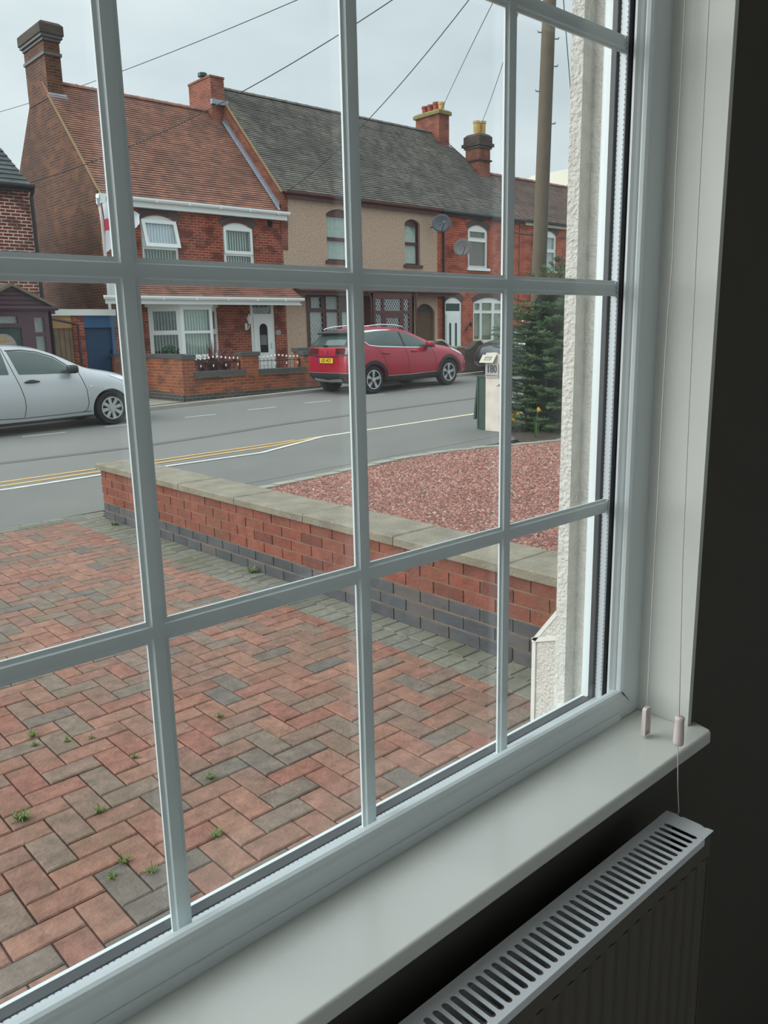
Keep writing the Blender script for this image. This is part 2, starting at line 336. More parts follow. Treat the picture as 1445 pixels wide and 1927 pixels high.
# outer frame profile (rounded lip towards the room)
fp = [(0, .742), (.046, .742), (.052, .7435), (.0565, .747), (.0585, .752), (.0585, .759), (.0525, .762), (0, .762)]
ring(MB(), fp, fx0, fx1, fz0-.0035, fz1).build('window_frame', 'upvc', win)
FB = fz0-.043
ring(MB(), [(0, .762), (.0450, .762), (.0450, .80), (.06, .802), (.066, .806), (.066, .822), (.06, .828), (0, .828)], fx0, fx1, FB, fz1).build('outer_frame', 'upvc', win)
MB().box(fx0+.04, fx1-.066, .7925, .8200, FB+.03, .9175).build('outer_gasket', 'gasket', win)
MB().box(fx0+.05, fx1-.062, .8208, .8275, FB+.03, .9160).build('outer_bead', 'upvc', win)
# inner glazing bead
bp_ = [(.048, .7655), (.052, .755), (.058, .7535), (.061, .756), (.064, .760), (.068, .764), (.068, .768), (.048, .7695)]
bpx = [(i+.0, y) for i, y in bp_]
ring(MB(), bpx, fx0, fx1, fz0-.035, fz1).build('glazing_bead', 'upvc', win)
ring(MB(), [(.045, .7695), (.0705, .7695), (.0720, .7715), (.0705, .7735), (.045, .7735)], fx0, fx1, fz0-.041, fz1).build('gasket', 'gasket', win)
ring(MB(), [(.045, .7925), (.0785, .7925), (.0785, .8015), (.045, .8015)], fx0, fx1, fz0-.044, fz1).build('gasket', 'gasket', win)
# spacer bar between the panes, with its two rows of perforations
gx0, gx1, gz0, gz1 = fx0+.0735, fx1-.072, .9265, HEAD-.073
sp = MB()
ring(sp, [(-.008, .7755), (0, .7755), (.0012, .777), (.0012, .789), (0, .7905), (-.008, .7905)], gx0, gx1, gz0, gz1)
sp.build('spacer_bar', 'spacer', win)
pf = MB()
for yy in (.7775, .7885):
    z = gz0+.02
    while z < gz1: pf.box(gx1-.0016, gx1-.0011, yy-.0006, yy+.0006, z, z+.0018); z += .0075
    x = gx0+.02
    while x < gx1: pf.box(x, x+.0018, yy-.0006, yy+.0006, gz0+.0011, gz0+.0016); x += .0075
tag(pf.build('spacer_perforations', 'gasket', win), kind='stuff')
MB().box(gx0-.004, gx1+.004, .7738, .7752, gz0-.004, gz1+.004).build('glass_pane', 'window_glass', win)
MB().box(gx0-.004, gx1+.004, .7908, .7922, gz0-.004, gz1+.004).build('glass_pane', 'outer_glass', win)
# georgian glazing bars inside the unit
CX = [.482-3*.3767, .482-2*.3767, .105, .482, .861, 1.237]; RZ = [1.61-.398*GY+i*.4806*GY for i in range(4)]
CX = [c*GY for c in CX]
bw, bd = .0125, .0048
bar_prof = [(-bw, -.0016), (-bw+.0045, -.0016), (-bw+.0060, -bd), (bw-.0060, -bd), (bw-.0045, -.0016), (bw, -.0016), (bw, .0016), (bw-.0045, .0016), (bw-.006, bd), (-bw+.006, bd), (-bw+.0045, .0016), (-bw, .0016)]
for cx in CX:
    vb = MB().sweep(bar_prof, [((cx, GY+.003, gz0+.0008), (1, 0, 0), (0, 1, 0)), ((cx, GY+.003, gz1-.0008), (1, 0, 0), (0, 1, 0))]).build('glazing_bar', 'upvc', win)
bar_prof_h = [(u*1.004, y*1.08 if abs(y) < .002 else y*1.03) for u, y in bar_prof]
edges = [gx0+.0008]+CX+[gx1-.0008]
hb = MB()
for rz in RZ:
    MB().sweep(bar_prof_h, [((edges[0], GY+.003, rz), (0, 0, 1), (0, 1, 0)), ((edges[-1], GY+.003, rz), (0, 0, 1), (0, 1, 0))]).build('glazing_bar', 'upvc', win)
# little joint collars where the bars cross, and end clips on the spacer
for rz in RZ:
    cb = MB()
    for cx in CX: cb.box(cx-.0068, cx+.0068, GY+.003-.0051, GY+.003+.0051, rz-.0135, rz+.0135)
    cb.box(gx1-.0035, gx1-.0012, GY-.002, GY+.008, rz-.0115, rz+.0115)
    cb.build('bar_joint', 'upvc', win)
# sill board with rounded nose and an ear past the reveal
def sill_poly():
    pts = [(XL-.03, .742), (XL-.03, .604)]
    pts += [(1.341-.008, .6012), (1.3410, .6065), (1.352, .641), (1.352, .647), (XR, .648), (XR, .742)]
    return pts
sl = MB().prism(sill_poly(), .026, 'z', SILL-.026).build('window_sill', 'gloss_white', win, bevel=.0055, seg=4)
sb = MB(); sb.prism([(.7375, SILL-.001), (.7425, SILL-.001), (.7425, SILL+.0145), (.7405, SILL+.0140), (.7395, SILL+.008), (.7380, SILL+.0025)], XR-.045-XL-.04, 'x', XL+.02)
sb.build('sill_trim', 'upvc', win)
MB().prism([(1.2620, .9475), (1.2655, .9475), (1.2930, .9200), (1.2895, .9230)], .0012, 'y', .7413).build('mitre_gap', 'gasket', win)
# outside sub-sill
MB().prism([(.80, .80), (.80, .862), (.845, .85), (.95, .795), (.95, .77)], XR-XL, 'x', XL).build('outer_sill', 'upvc', win)

# ---- radiator under the sill
RZT, RX1, RY0, RY1 = .81, 1.1755, .5135, .5945
rad = thing('radiator', 'white panel radiator with a slotted top grille on the dark wall below the window sill', 'radiator', (.1, .55, .22))
RX0 = -1.05; pitch = .01560
gr_ = MB(); n = int((1.137-RX0)/pitch); xs0 = 1.1445-n*pitch
slots = []
ry0, ry1 = RY0+.0085, RY1-.0155
def stadium(cx, hw, y0, y1, k=5):
    return [(cx+hw*math.cos(PI+PI*i/k), y0+hw+hw*math.sin(PI+PI*i/k)) for i in range(k+1)]+[(cx+hw*math.cos(PI*i/k), y1-hw+hw*math.sin(PI*i/k)) for i in range(k+1)]
for i in range(n):
    a = xs0+i*pitch; c = a+pitch/2
    gr_.plate([(a, RY0), (a+pitch, RY0), (a+pitch, RY1), (a, RY1)], [stadium(c, .0049, ry0, ry1)], -.0012, 'z', RZT)
    # pressed louvre lip of each slot
    gr_.add([(c-.0049, ry0+.004, RZT-.001), (c-.0049, ry1-.004, RZT-.001), (c-.0030, ry1-.004, RZT-.006), (c-.0030, ry0+.004, RZT-.006)], [(0, 1, 2, 3)])
gr_.box(RX0-.01, xs0, RY0, RY1, RZT-.0012, RZT)
gr_.box(xs0, xs0+n*pitch, RY0-.0005, RY0+.0006, RZT-.012, RZT-.0005)
g = gr_.build('top_grille', 'rad_white', rad)
# end cap plate with two scallops on its outer edge
e0 = xs0+n*pitch+.0008
ec = [(e0, RY0), (RX1+.0, RY0), (RX1-.001, RY0+.010), (RX1-.0035, RY0+.014), (RX1-.001, RY0+.019), (RX1, RY0+.024), (RX1, RY0+.052), (RX1-.0035, RY0+.056), (RX1-.001, RY0+.061), (RX1, RY0+.066), (RX1-.002, RY1), (e0, RY1)]
MB().prism(ec, -.0013, 'z', RZT+.0006).build('end_cap', 'rad_white', rad)
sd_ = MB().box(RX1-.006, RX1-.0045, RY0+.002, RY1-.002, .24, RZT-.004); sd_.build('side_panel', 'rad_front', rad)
# fluted front panel
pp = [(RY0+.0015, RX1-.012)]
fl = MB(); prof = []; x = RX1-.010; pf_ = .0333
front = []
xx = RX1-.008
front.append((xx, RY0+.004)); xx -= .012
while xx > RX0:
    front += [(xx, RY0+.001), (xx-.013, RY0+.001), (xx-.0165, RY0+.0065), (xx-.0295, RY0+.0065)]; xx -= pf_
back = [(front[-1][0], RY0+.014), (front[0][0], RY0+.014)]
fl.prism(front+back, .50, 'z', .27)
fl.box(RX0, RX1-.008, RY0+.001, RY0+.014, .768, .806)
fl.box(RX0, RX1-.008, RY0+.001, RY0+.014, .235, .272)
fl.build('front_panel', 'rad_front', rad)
MB().box(RX0, RX1-.008, RY1-.014, RY1-.003, .24, .80).build('rear_panel', 'rad_white', rad)
cv = MB(); x = RX0+.02
while x < RX1-.03: cv.box(x, x+.001, RY0+.016, RY1-.016, .30, .765); x += .0156
cv.build('convector_fins', 'rad_white', rad)
MB().box(.9, .93, RY1-.003, WY0, .45, .70).build('wall_bracket', 'rad_white', rad); MB().box(-.6, -.57, RY1-.003, WY0, .45, .70).build('wall_bracket', 'rad_white', rad)

# ---- blind cords
tc1 = thing('blind_cord', 'thin cream blind cord ending in a flat slotted tassel, hanging inside the window recess', 'cord', (1.232, .673, .9))
pts = [(1.306, .713, 2.6), (1.303, .712, 2.2), (1.298, .7085, 2.0), (1.291, .705, 1.85), (1.290, .702, 1.72), (1.277, .698, 1.62), (1.268, .694, 1.50), (1.262, .690, 1.38), (1.253, .685, 1.22), (1.246, .681, 1.1), (1.238, .676, 1.0), (1.233, .6735, .948)]
MB().tube(pts, .00085, 6).build('cord', 'cord', tc1, smooth=True)
f1 = MB(); f1.plate([(1.2235, .8975+.002), (1.2420, .8975+.002), (1.2425, .9490), (1.2390, .9520), (1.2270, .9520), (1.2235, .9490)], [rect(1.2262, 1.2395, .9020, .9460)], .008, 'y', .669)
f1.box(1.2255, 1.2405, .6725, .6745, .9, .947)
a = f1.build('tassel', 'tassel', tc1, bevel=.0008)
tc2 = thing('blind_cord', 'thin cream blind cord with a round barrel tassel hanging in front of the sill', 'cord', (1.18, .581, .82))
pts = [(1.235, .655, 2.6), (1.214, .6265, 2.1), (1.206, .619, 1.75), (1.196, .610, 1.5), (1.186, .600, 1.25), (1.178, .590, 1.1), (1.1705, .5815, .987)]
MB().tube(pts, .00085, 6).build('cord', 'cord', tc2, smooth=True)
MB().lathe([(0, .049), (.0060, .049), (.0075, .0475), (.0078, .044), (.0072, .042), (.0082, .02), (.0086, .003), (.0080, 0), (0, 0)], (1.1715, .5808, .9395), 'z', 20).build('barrel_tassel', 'tassel', tc2, smooth=True)
MB().tube([(1.1705, .5810, .940), (1.172, .5795, .905), (1.175, .5785, .86), (1.1825, .5775, .8125), (1.176, .576, .8115)], .00085, 6).build('cord', 'cord', tc2, smooth=True)

# ---- rendered return wall and plinth outside, right of the window
XW = 1.75
pw = struct('wall_porch')
side = [(.90, -.05), (1.31, -.05), (1.31, .76), (1.21, .885), (1.21, 3.6), (.90, 3.6)]
MB().prism(side, 1.2, 'x', XW).build('render_face', 'render', pw)
bd_ = MB()
bd_.prism([(1.178, .795), (1.2105, .895), (1.2115, 3.6), (1.178, 3.6)], .006, 'x', XW-.006)
bd_.prism([(1.178, .797), (1.312, .752), (1.3125, .765), (1.178, .809)], .006, 'x', XW-.006)
bd_.prism([(1.300, .758), (1.3125, .760), (1.2125, .893), (1.204, .885)], .006, 'x', XW-.006)
MB().prism([(1.19, .80), (1.308, .758), (1.208, .888), (1.19, .888)], .004, 'x', XW-.0045).build('sloped_plinth_top', 'render', pw)
bd_.prism([(1.300, -.05), (1.3125, -.05), (1.3125, .762), (1.300, .760)], .004, 'x', XW-.004)
bd_.build('corner_bead', 'render_smooth', pw)
# front wall between window and return, and wall above
ow = struct('wall_outside')
MB().box(XR-.02, XW+1.2, .895, .92, -.05, 3.6).box(-4, XR-.02, .895, .92, -.05, .79).box(-4, XW+1.2, .80, .92, HEAD, 3.6).box(-4, XL, .895, .92, .8, HEAD).build('render_face', 'render', ow)
MB().box(XL, XR, .655, .80, .80, SILL-.0265).build('sill_bed', 'mortar', ow)

# ================================================================== GROUND
def strip(mb, xa, xb, ya, yb, dz=0.0, n=40, yfa=None, yfb=None):
    """ground strip following the slope of the street"""
    vs = []
    for i in range(n+1):
        x = xa+(xb-xa)*i/n; vs += [(x, ya if yfa is None else yfa(x), zg(x)+dz), (x, yb if yfb is None else yfb(x), zg(x)+dz)]
    return mb.add(vs, [(2*i, 2*i+2, 2*i+3, 2*i+1) for i in range(n)])
def slab(mb, xa, xb, ya, yb, dz, th, n=40):
    vs = []
    for i in range(n+1):
        x = xa+(xb-xa)*i/n; z = zg(x)+dz; vs += [(x, ya, z), (x, yb, z), (x, yb, z-th), (x, ya, z-th)]
    fs = []
    for i in range(n):
        a, b = 4*i, 4*i+4; fs += [(a, b, b+1, a+1), (a+1, b+1, b+2, a+2), (a+2, b+2, b+3, a+3), (a+3, b+3, b, a)]
    fs += [(0, 1, 2, 3), (4*n+3, 4*n+2, 4*n+1, 4*n)]
    return mb.add(vs, fs)
tag(slab(MB(), -30, 70, -8, 60, -.16, .2, 60).build('ground', 'soil'), kind='structure')
road = struct('road')
slab(MB(), -20, 60, 9.28, 15.8, 0, .1, 60).build('carriageway', 'asphalt', road)
def ribbon(mb, pts, wd, dz):
    vs = []
    for i, (x, y) in enumerate(pts):
        a = Vector(pts[max(i-1, 0)]); b = Vector(pts[min(i+1, len(pts)-1)]); d = (b-a).normalized(); nrm = Vector((-d.y, d.x))*wd/2
        vs += [(x+nrm.x, y+nrm.y, zg(x)+dz), (x-nrm.x, y-nrm.y, zg(x)+dz), (x+nrm.x, y+nrm.y, zg(x)+dz-.004), (x-nrm.x, y-nrm.y, zg(x)+dz-.004)]
    fs = []
    for i in range(len(pts)-1):
        a, b = 4*i, 4*i+4; fs += [(a, b, b+1, a+1), (a, a+2, b+2, b), (a+1, b+1, b+3, a+3)]
    return mb.add(vs, fs)
ribbon(MB(), [(-15, 9.33), (2.9, 9.31), (3.9, 9.28), (4.75, 9.16), (6.04, 9.03), (6.8, 9.30), (7.43, 9.52), (8.2, 9.50), (10.5, 9.42), (12, 9.40), (40, 9.40)], .075, .008).build('white_edge_line', 'line_white', road)
ribbon(MB(), [(-15, 9.58), (2.9, 9.57), (4.9, 9.47), (6.5, 9.40), (7.30, 9.555), (9, 9.50), (11.0, 9.47)], .065, .0075).build('yellow_line', 'line_yellow', road)
ribbon(MB(), [(-15, 9.84), (2.9, 9.83), (4.96, 9.68), (6.7, 9.58), (7.0, 9.60)], .06, .0075).build('yellow_line', 'line_yellow', road)
ribbon(MB(), [(-15, 11.3), (3.4, 11.3), (4.3, 11.2), (5.18, 11.08), (6.45, 11.15), (8.0, 11.35), (8.8, 11.35), (13, 11.3), (30, 11.3)], .17, .0055).build('tar_joint', 'tar_joint', road)
for x0, x1 in ((4.62, 5.32), (6.05, 6.75), (7.63, 8.25), (9.04, 9.66), (10.47, 11.11), (12.0, 12.7), (13.5, 14.2)):
    ribbon(MB(), [(x0, 13.95), (x1, 13.86)], .05, .003).build('white_dash', 'line_white', road)
# near pavement, flush with the drive
tag(slab(MB(), -20, 60, 7.40, 9.285, -.001, .1, 60).build('pavement_near', 'asphalt_path'), kind='structure')
tag(slab(MB(), 3.25, 30, 7.0, 7.405, -.004, .1, 30).build('pavement_near.001', 'asphalt_path'), kind='structure')
# far kerb and pavement
fk = struct('pavement_far')
slab(MB(), -20, 60, 15.8, 15.93, .075, .2, 60).build('kerbstones', 'kerb', fk)
fw = MB(); vs = []
for i in range(61):
    x = -20+80*i/60; vs += [(x, 15.93, zg(x)+.073), (x, 17.5, zg(x)-.07), (x, 15.93, zg(x)-.2), (x, 17.5, zg(x)-.2)]
fw.add(vs, [(4*i, 4*i+4, 4*i+5, 4*i+1) for i in range(60)]+[(4*i+1, 4*i+5, 4*i+7, 4*i+3) for i in range(60)]); fw.build('footway', 'asphalt_path', fk)
slab(MB(), 13.6, 60, 17.5, 21.4, -.05, .2, 40).build('forecourt', 'concrete', fk)
slab(MB(), 0, 9.5, 17.5, 21.4, -.05, .2, 10).build('forecourt', 'concrete', fk)
slab(MB(), 9.75, 13.6, 17.74, 21.45, .28, .3, 10).build('forecourt', 'concrete', fk)

# ---- herringbone drive
drv = struct('driveway')
slab(MB(), -8, 3.3, .85, 7.45, -.018, .1, 4).build('bedding', 'joint_dirt', drv)
pv = MB(); pg = MB(); U = .1015; x0g, y0g = -3.46, .93
J = .0050
def paver(mb, xa, xb, ya, yb):
    mb.pick = random.random(); dz = random.uniform(-.0018, .0018)
    mb.cbox(xa+J/2, xb-J/2, ya+J/2, yb-J/2, -.03, dz, .0045)
BX = 2.72                      # where the grey border starts
NJ = int((7.20-y0g)/U)
for j in range(-2, NJ+1):
    for i in range(-2, 64):
        s_ = (i-j) % 4; xa = x0g+i*U; ya = y0g+j*U
        if s_ == 0: r_ = (xa, xa+2*U, ya, ya+U)
        elif s_ == 3: r_ = (xa, xa+U, ya, ya+2*U)
        else: continue
        r_ = (max(r_[0], x0g), min(r_[1], BX), max(r_[2], y0g), min(r_[3], 7.19))
        if r_[1]-r_[0] < .02 or r_[3]-r_[2] < .02: continue
        paver(pv, *r_)
pv.build('pavers', 'paver', drv)
y = y0g
while y < 7.32:                # soldier course along the garden wall
    paver(pg, BX, BX+.15, y, y+U); paver(pg, BX+.15, BX+.30, y+.03, y+U+.03); y += U
x = -6.0
while x < BX+.3:               # grey header course at the pavement
    for q in (0,): paver(pg, x, x+U*1.9, 7.20, 7.20+U); paver(pg, x+.05, x+.05+U*1.9, 7.20+U, 7.20+2*U)
    x += U*1.9
pg.build('border_pavers', 'paver_grey', drv)

# ---- weeds in the joints
def weed(x, y, sc, z=0.0, n=26):
    m = MB()
    for k in range(n):
        a = random.uniform(0, 2*PI); L_ = sc*random.uniform(.4, 1); h = L_*random.uniform(.3, .8); wd = sc*.07
        cx, cy = x+random.uniform(-.2, .2)*sc, y+random.uniform(-.2, .2)*sc
        dx, dy = math.cos(a), math.sin(a)
        m.add([(cx-dy*wd, cy+dx*wd, z-.004), (cx+dy*wd, cy-dx*wd, z-.004), (cx+dx*L_*.6+dy*wd*.8, cy+dy*L_*.6-dx*wd*.8, z+h), (cx+dx*L_, cy+dy*L_, z+h*.7), (cx+dx*L_*.6-dy*wd*.8, cy+dy*L_*.6+dx*wd*.8, z+h)], [(0, 1, 2, 4), (4, 2, 3)])
    return m.build('weed', 'grass', None, loc=(x, y, z))
WEEDS = [(.99, 3.29, .035, 'upper of two close green weeds in the paver joints near the left photo edge'), (.97, 3.2, .03, 'lower of two close green weeds in the paver joints near the left photo edge'),
    (.75, 2.7, .05, 'largest grassy weed in the paver joints, at the far left of the block paving'), (.96, 2.56, .035, 'grassy weed midway between the largest weed and the left glazing bar'),
    (1.64, 2.88, .03, 'farthest weed in the pavers right of the left glazing bar'), (1.35, 2.48, .03, 'middle weed of three in the pavers right of the left glazing bar'),
    (1.08, 3.14, .025, 'tiny green weed in a paver joint, left one of a far pair'), (1.22, 2.82, .028, 'tiny green weed in a paver joint close beside the left glazing bar'),
    (1.16, 3.09, .025, 'tiny green weed in a paver joint, right one of a far pair'), (.9, 2.24, .03, 'upper left weed of three clustered low beside the left glazing bar'),
    (.84, 2.19, .03, 'lowest weed of three clustered low beside the left glazing bar'), (.94, 2.13, .03, 'right hand weed of three clustered low beside the left glazing bar'),
    (1.18, 2.15, .035, 'nearest grassy weed in the pavers right of the left glazing bar')]
for x, y, s_, lab in WEEDS: tag(weed(x, y, s_), lab, 'weed', 'weeds in the paver joints')
for x, y, s_, lab in [(2.93, 6.75, .07, 'leafy weed at the foot of the low brick wall near its street end'), (2.96, 4.62, .07, 'leafy weed at the foot of the low brick wall halfway along')]:
    tag(weed(x, y, s_, n=34), lab, 'weed', 'weeds at the foot of the garden wall')

# ---- low garden wall between drive and gravel
gw = thing('garden_wall', 'low red and blue brick garden wall with flat stone coping running beside the block paved drive', 'wall', (3.12, 4.7, 0))
wy0, wy1 = 1.32, 7.10
MB().box(3.008, 3.30, wy0+.005, wy1-.006, -.05, .455).build('mortar_core', 'mortar', gw)
rb, bb = MB(), MB(); H = .075; row = 0
def steps(y):     # top of the blue courses rises towards the house as in the photograph
    return 2 if y > 3.55 else 3
for r_ in range(-1, 6):
    z0 = -.0+r_*H+.004; y = wy1-(0 if r_ % 2 else .1125)
    ys = []; yy = wy1
    first = True
    while yy > wy0:
        L_ = .1025 if (first and r_ % 2) else .215
        ya = max(yy-L_, wy0); first = False
        yc = (ya+yy)/2
        lim = .14 if yc > 3.55 else .205
        mb = bb if z0+.03 < lim else rb
        mb.pick = random.random(); q = random.uniform(-.002, .0015)
        mb.cbox(3.0+q, 3.30+.004, ya+.005, yy-.005, z0, z0+H-.010, .003); yy = ya-.0
    if r_ % 2 == 0: pass
rb.build('red_bricks', 'red_brick', gw, bevel=.0)
bb.build('blue_bricks', 'blue_brick', gw)
yy = wy1+.045
cuts = [7.145, 6.42, 5.62, 4.83, 4.03, 3.2, 2.40, 1.55, 1.2]
for a, b in zip(cuts[:-1], cuts[1:]):
    m = MB(); m.cbox(2.972, 3.335, b+.004, a-.003, .452, .502+random.uniform(-.002, .002), .008); m.build('coping_stone', 'coping', gw)

# ---- red gravel garden
edge = [(3.3, 7.0), (4.8, 6.97), (5.7, 7.02), (6.9, 7.08), (7.6, 6.98), (8.2, 6.72), (8.8, 6.45), (9.6, 6.2), (12, 6.0)]
def edge_y(x):
    for (a, ya), (b, yb) in zip(edge[:-1], edge[1:]):
        if x <= b: return ya+(yb-ya)*(x-a)/(b-a)
    return edge[-1][1]
tag(strip(MB(), 3.31, 12, .9, 0, .002, 30, yfb=edge_y).build('gravel_ground', 'gravel_bed'), kind='structure')
gv = MB()
random.seed(11)
oc = [(1, 0, 0), (0, 1, 0), (-1, 0, 0), (0, -1, 0), (0, 0, 1)]
of = [(0, 1, 4), (1, 2, 4), (2, 3, 4), (3, 0, 4)]
for k in range(62000):
    x = 3.35+5.9*random.random()**1.25; y = random.uniform(1.6, edge_y(x)-.03)
    if y < 0.20*x+.2: continue
    d2 = x*x+y*y; s_ = random.uniform(.009, .019)*(1+.010*d2/10)
    a = random.uniform(0, PI); ca, sa = math.cos(a), math.sin(a); ex = random.uniform(.55, 1); tz = random.uniform(.35, .9); z = zg(x)
    gv.pick = random.random(); tx, ty = random.uniform(-.5, .5)*s_, random.uniform(-.5, .5)*s_
    vs = [(x+s_*(ca*p[0]-sa*p[1]*ex)+tx*p[2], y+s_*(sa*p[0]+ca*p[1]*ex)+ty*p[2], z+.002+s_*tz*p[2]+(random.uniform(-.3, .3)*s_ if p[2] == 0 else 0)) for p in oc]
    gv.add(vs, of)
tag(gv.build('gravel', 'gravel'), 'loose red stone chippings covering the garden right of the low brick wall', 'gravel', kind='stuff')
# concrete edging blocks along the gravel
ed = thing('garden_edging', 'row of pale concrete edging blocks between red gravel and tarmac', 'edging', (6, 7.05, .07))
x = 3.35
while x < 9.2:
    a, b = (x, edge_y(x)), (x+.29, edge_y(x+.29)); d = (Vector(b)-Vector(a)).normalized(); n_ = Vector((-d.y, d.x))*.13; z = zg(x)
    if random.random() < .99:
        m = MB(); q = random.uniform(-.004, .006)
        m.add([(a[0]+d.x*.006, a[1]+d.y*.006, z-.05), (b[0]-d.x*.006, b[1]-d.y*.006, z-.05), (b[0]+n_.x, b[1]+n_.y, z-.05), (a[0]+n_.x, a[1]+n_.y, z-.05), (a[0]+d.x*.006, a[1]+d.y*.006, z+.018+q), (b[0]-d.x*.006, b[1]-d.y*.006, z+.018+q), (b[0]+n_.x, b[1]+n_.y, z+.018+q), (a[0]+n_.x, a[1]+n_.y, z+.018+q)], [(0, 3, 2, 1), (4, 5, 6, 7), (0, 1, 5, 4), (1, 2, 6, 5), (2, 3, 7, 6), (3, 0, 4, 7)])
        m.build('edging_block', 'concrete', ed)
    x += .30
# ================================================================== HOUSES
brick_mat('brick_b', (160, 74, 56), (118, 52, 42), (166, 130, 108), stain=(1.6, .3, (104, 54, 44)), c3=(84, 44, 40), ms=.010)
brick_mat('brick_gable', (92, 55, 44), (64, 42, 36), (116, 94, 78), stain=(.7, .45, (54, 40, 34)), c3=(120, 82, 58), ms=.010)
brick_mat('brick_a', (128, 60, 50), (104, 50, 46), (206, 192, 178), bw=.235, rh=.0800, ms=.0125, c3=(84, 56, 54))
brick_mat('brick_d', (184, 76, 52), (148, 58, 44), (186, 140, 116), stain=(1.5, .3, (146, 76, 52)), c3=(124, 60, 48), ms=.010)
brick_mat('brick_wall_b', (176, 92, 56), (128, 66, 46), (164, 128, 98), stain=(1.3, .3, (124, 82, 62)), c3=(98, 64, 56), ms=.009)
brick_mat('brick_stack', (146, 80, 64), (122, 66, 54), (146, 118, 98), c3=(104, 60, 50), stain=(2, .3, (90, 62, 52)), ms=.009)
brick_mat('brick_blue', (66, 66, 66), (84, 78, 74), (128, 122, 108), ms=.008, rough=.6)
brick_mat('brick_dark', (82, 70, 62), (66, 58, 54), (96, 86, 76), stain=(2.5, .6, (58, 54, 52)), ms=.006)
mat('blue_cap', (76, 78, 78), .6, noise=(5, .5, (94, 94, 88)))
mat('arch_brick', (72, 60, 62), .7, noise=(14, .6, (88, 74, 72)))
mat('arch_joint', (120, 110, 104), .9)
mat('pebbledash', (182, 156, 136), .95, noise=(14, .5, (160, 134, 114)), bump=(34, 1, .02), speck=(30, .54, (212, 190, 168)))
mat('maroon', (84, 44, 42), .45)
mat('maroon_porch', (74, 44, 58), .45)
mat('black_gutter', (38, 38, 42), .5)
mat('cream_render', (190, 184, 168), .9)
mat('blind_grey', (214, 222, 214), .8)
mat('blind_blue', (222, 230, 240), .8)
mat('net', (228, 229, 222), .9, noise=(22, .6, (168, 172, 166)))
mat('lead', (206, 210, 212), .5)
mat('lead_flash', (134, 140, 152), .6, noise=(6, .5, (158, 162, 172)))
mat('mossy', (132, 122, 74), 1, noise=(9, .8, (96, 98, 78)), bump=(30, .6, .01))
mat('pot_red', (150, 76, 62), .8, noise=(6, .5, (120, 70, 60)))
mat('pot_buff', (196, 164, 104), .8, noise=(5, .6, (168, 128, 72)))
mat('blue_paint', (32, 78, 118), .5, noise=(2.5, .6, (44, 92, 124)))
mat('blue_door', (28, 62, 94), .5, noise=(2.5, .5, (22, 50, 80)))
mat('old_wood', (128, 108, 84), .9, noise=(5, .6, (100, 82, 64)), bump=(25, .4, .004))
mat('ply', (190, 152, 96), .8, noise=(3, .5, (166, 128, 78)))
mat('brown_gate', (104, 80, 62), .9, noise=(4, .8, (70, 58, 48)))
mat('dark_boards', (72, 66, 62), .9)  # even dark grey-brown for the arched panel over the passage gate
mat('verge_mortar', (134, 114, 86), .95, noise=(8, .6, (120, 104, 70)))
mat('dish_grey', (112, 118, 124), .6)
mat('dish_grey_b', (150, 146, 144), .7)
mat('cream_curtain', (176, 164, 132), .9, noise=(2.2, .8, (120, 124, 92)))
mat('brown_blind', (128, 104, 88), .8)
mat('dark_green_door', (28, 62, 56), .4)
mat('black_iron', (30, 30, 32), .5)
mat('white_knob', (232, 232, 226), .4)
mat('cordyline', (112, 62, 64), .7, noise=(12, .5, (76, 46, 44)))
mat('shrub_green', (44, 78, 50), .8)
mat('lamp_glass', (190, 196, 196), .2)

def roof_mat(name, c1, c2, c3, stain, zs):
    return brick_mat(name, c1, c2, (56, 44, 40), bw=.166, rh=.1, ms=.0022, c3=c3, stain=stain, rough=.9, bumpd=.004, zs=zs)
def house_roof(name, mname, parent, y0, z0, dy, dz, poly, course=.1, lip=.030):
    """poly: list of (s, xL, xR), s = distance up the slope from the eave. courses of plain tiles, each lifted at its lower edge"""
    L_ = math.hypot(dy, dz); uy, uz = dy/L_, dz/L_; ny, nz = -uz, uy
    def X(s):
        for a, b in zip(poly[:-1], poly[1:]):
            if s <= b[0]+1e-6:
                t = (s-a[0])/(b[0]-a[0]); return a[1]+(b[1]-a[1])*t, a[2]+(b[2]-a[2])*t
        return poly[-1][1], poly[-1][2]
    m = MB(); s = 0; S = poly[-1][0]
    while s < S-1e-3:
        e = min(s+course, S); (a0, b0), (a1, b1) = X(s), X(e)
        def P(x, t, h): return (x, y0+uy*t+ny*h, z0+uz*t+nz*h)
        w0 = random.uniform(-.003, .003)
        m.add([P(a0, s, lip+w0), P(b0, s, lip+w0), P(b1, e, .002), P(a1, e, .002), P(a0, s, -.03), P(b0, s, -.03), P(b1, e, -.03), P(a1, e, -.03)],
              [(0, 1, 2, 3), (4, 7, 6, 5), (0, 4, 5, 1), (0, 3, 7, 4), (1, 5, 6, 2), (3, 2, 6, 7)])
        s = e
    return m.build(name, mname, parent)
def ridge(parent, x0, x1, y, z, mname, r=.11, n=None, x1z=None):
    m = MB(); n = n or int((x1-x0)/.45); L_ = (x1-x0)/n
    for i in range(n):
        a = x0+i*L_; zz = z
        m.lathe([(r, .0), (r*1.12, .01), (r*1.12, .03), (r, .04), (r, L_)], (a, y, zz), 'x', 10, 0, PI)
    return m.build('ridge_tiles', mname, parent)
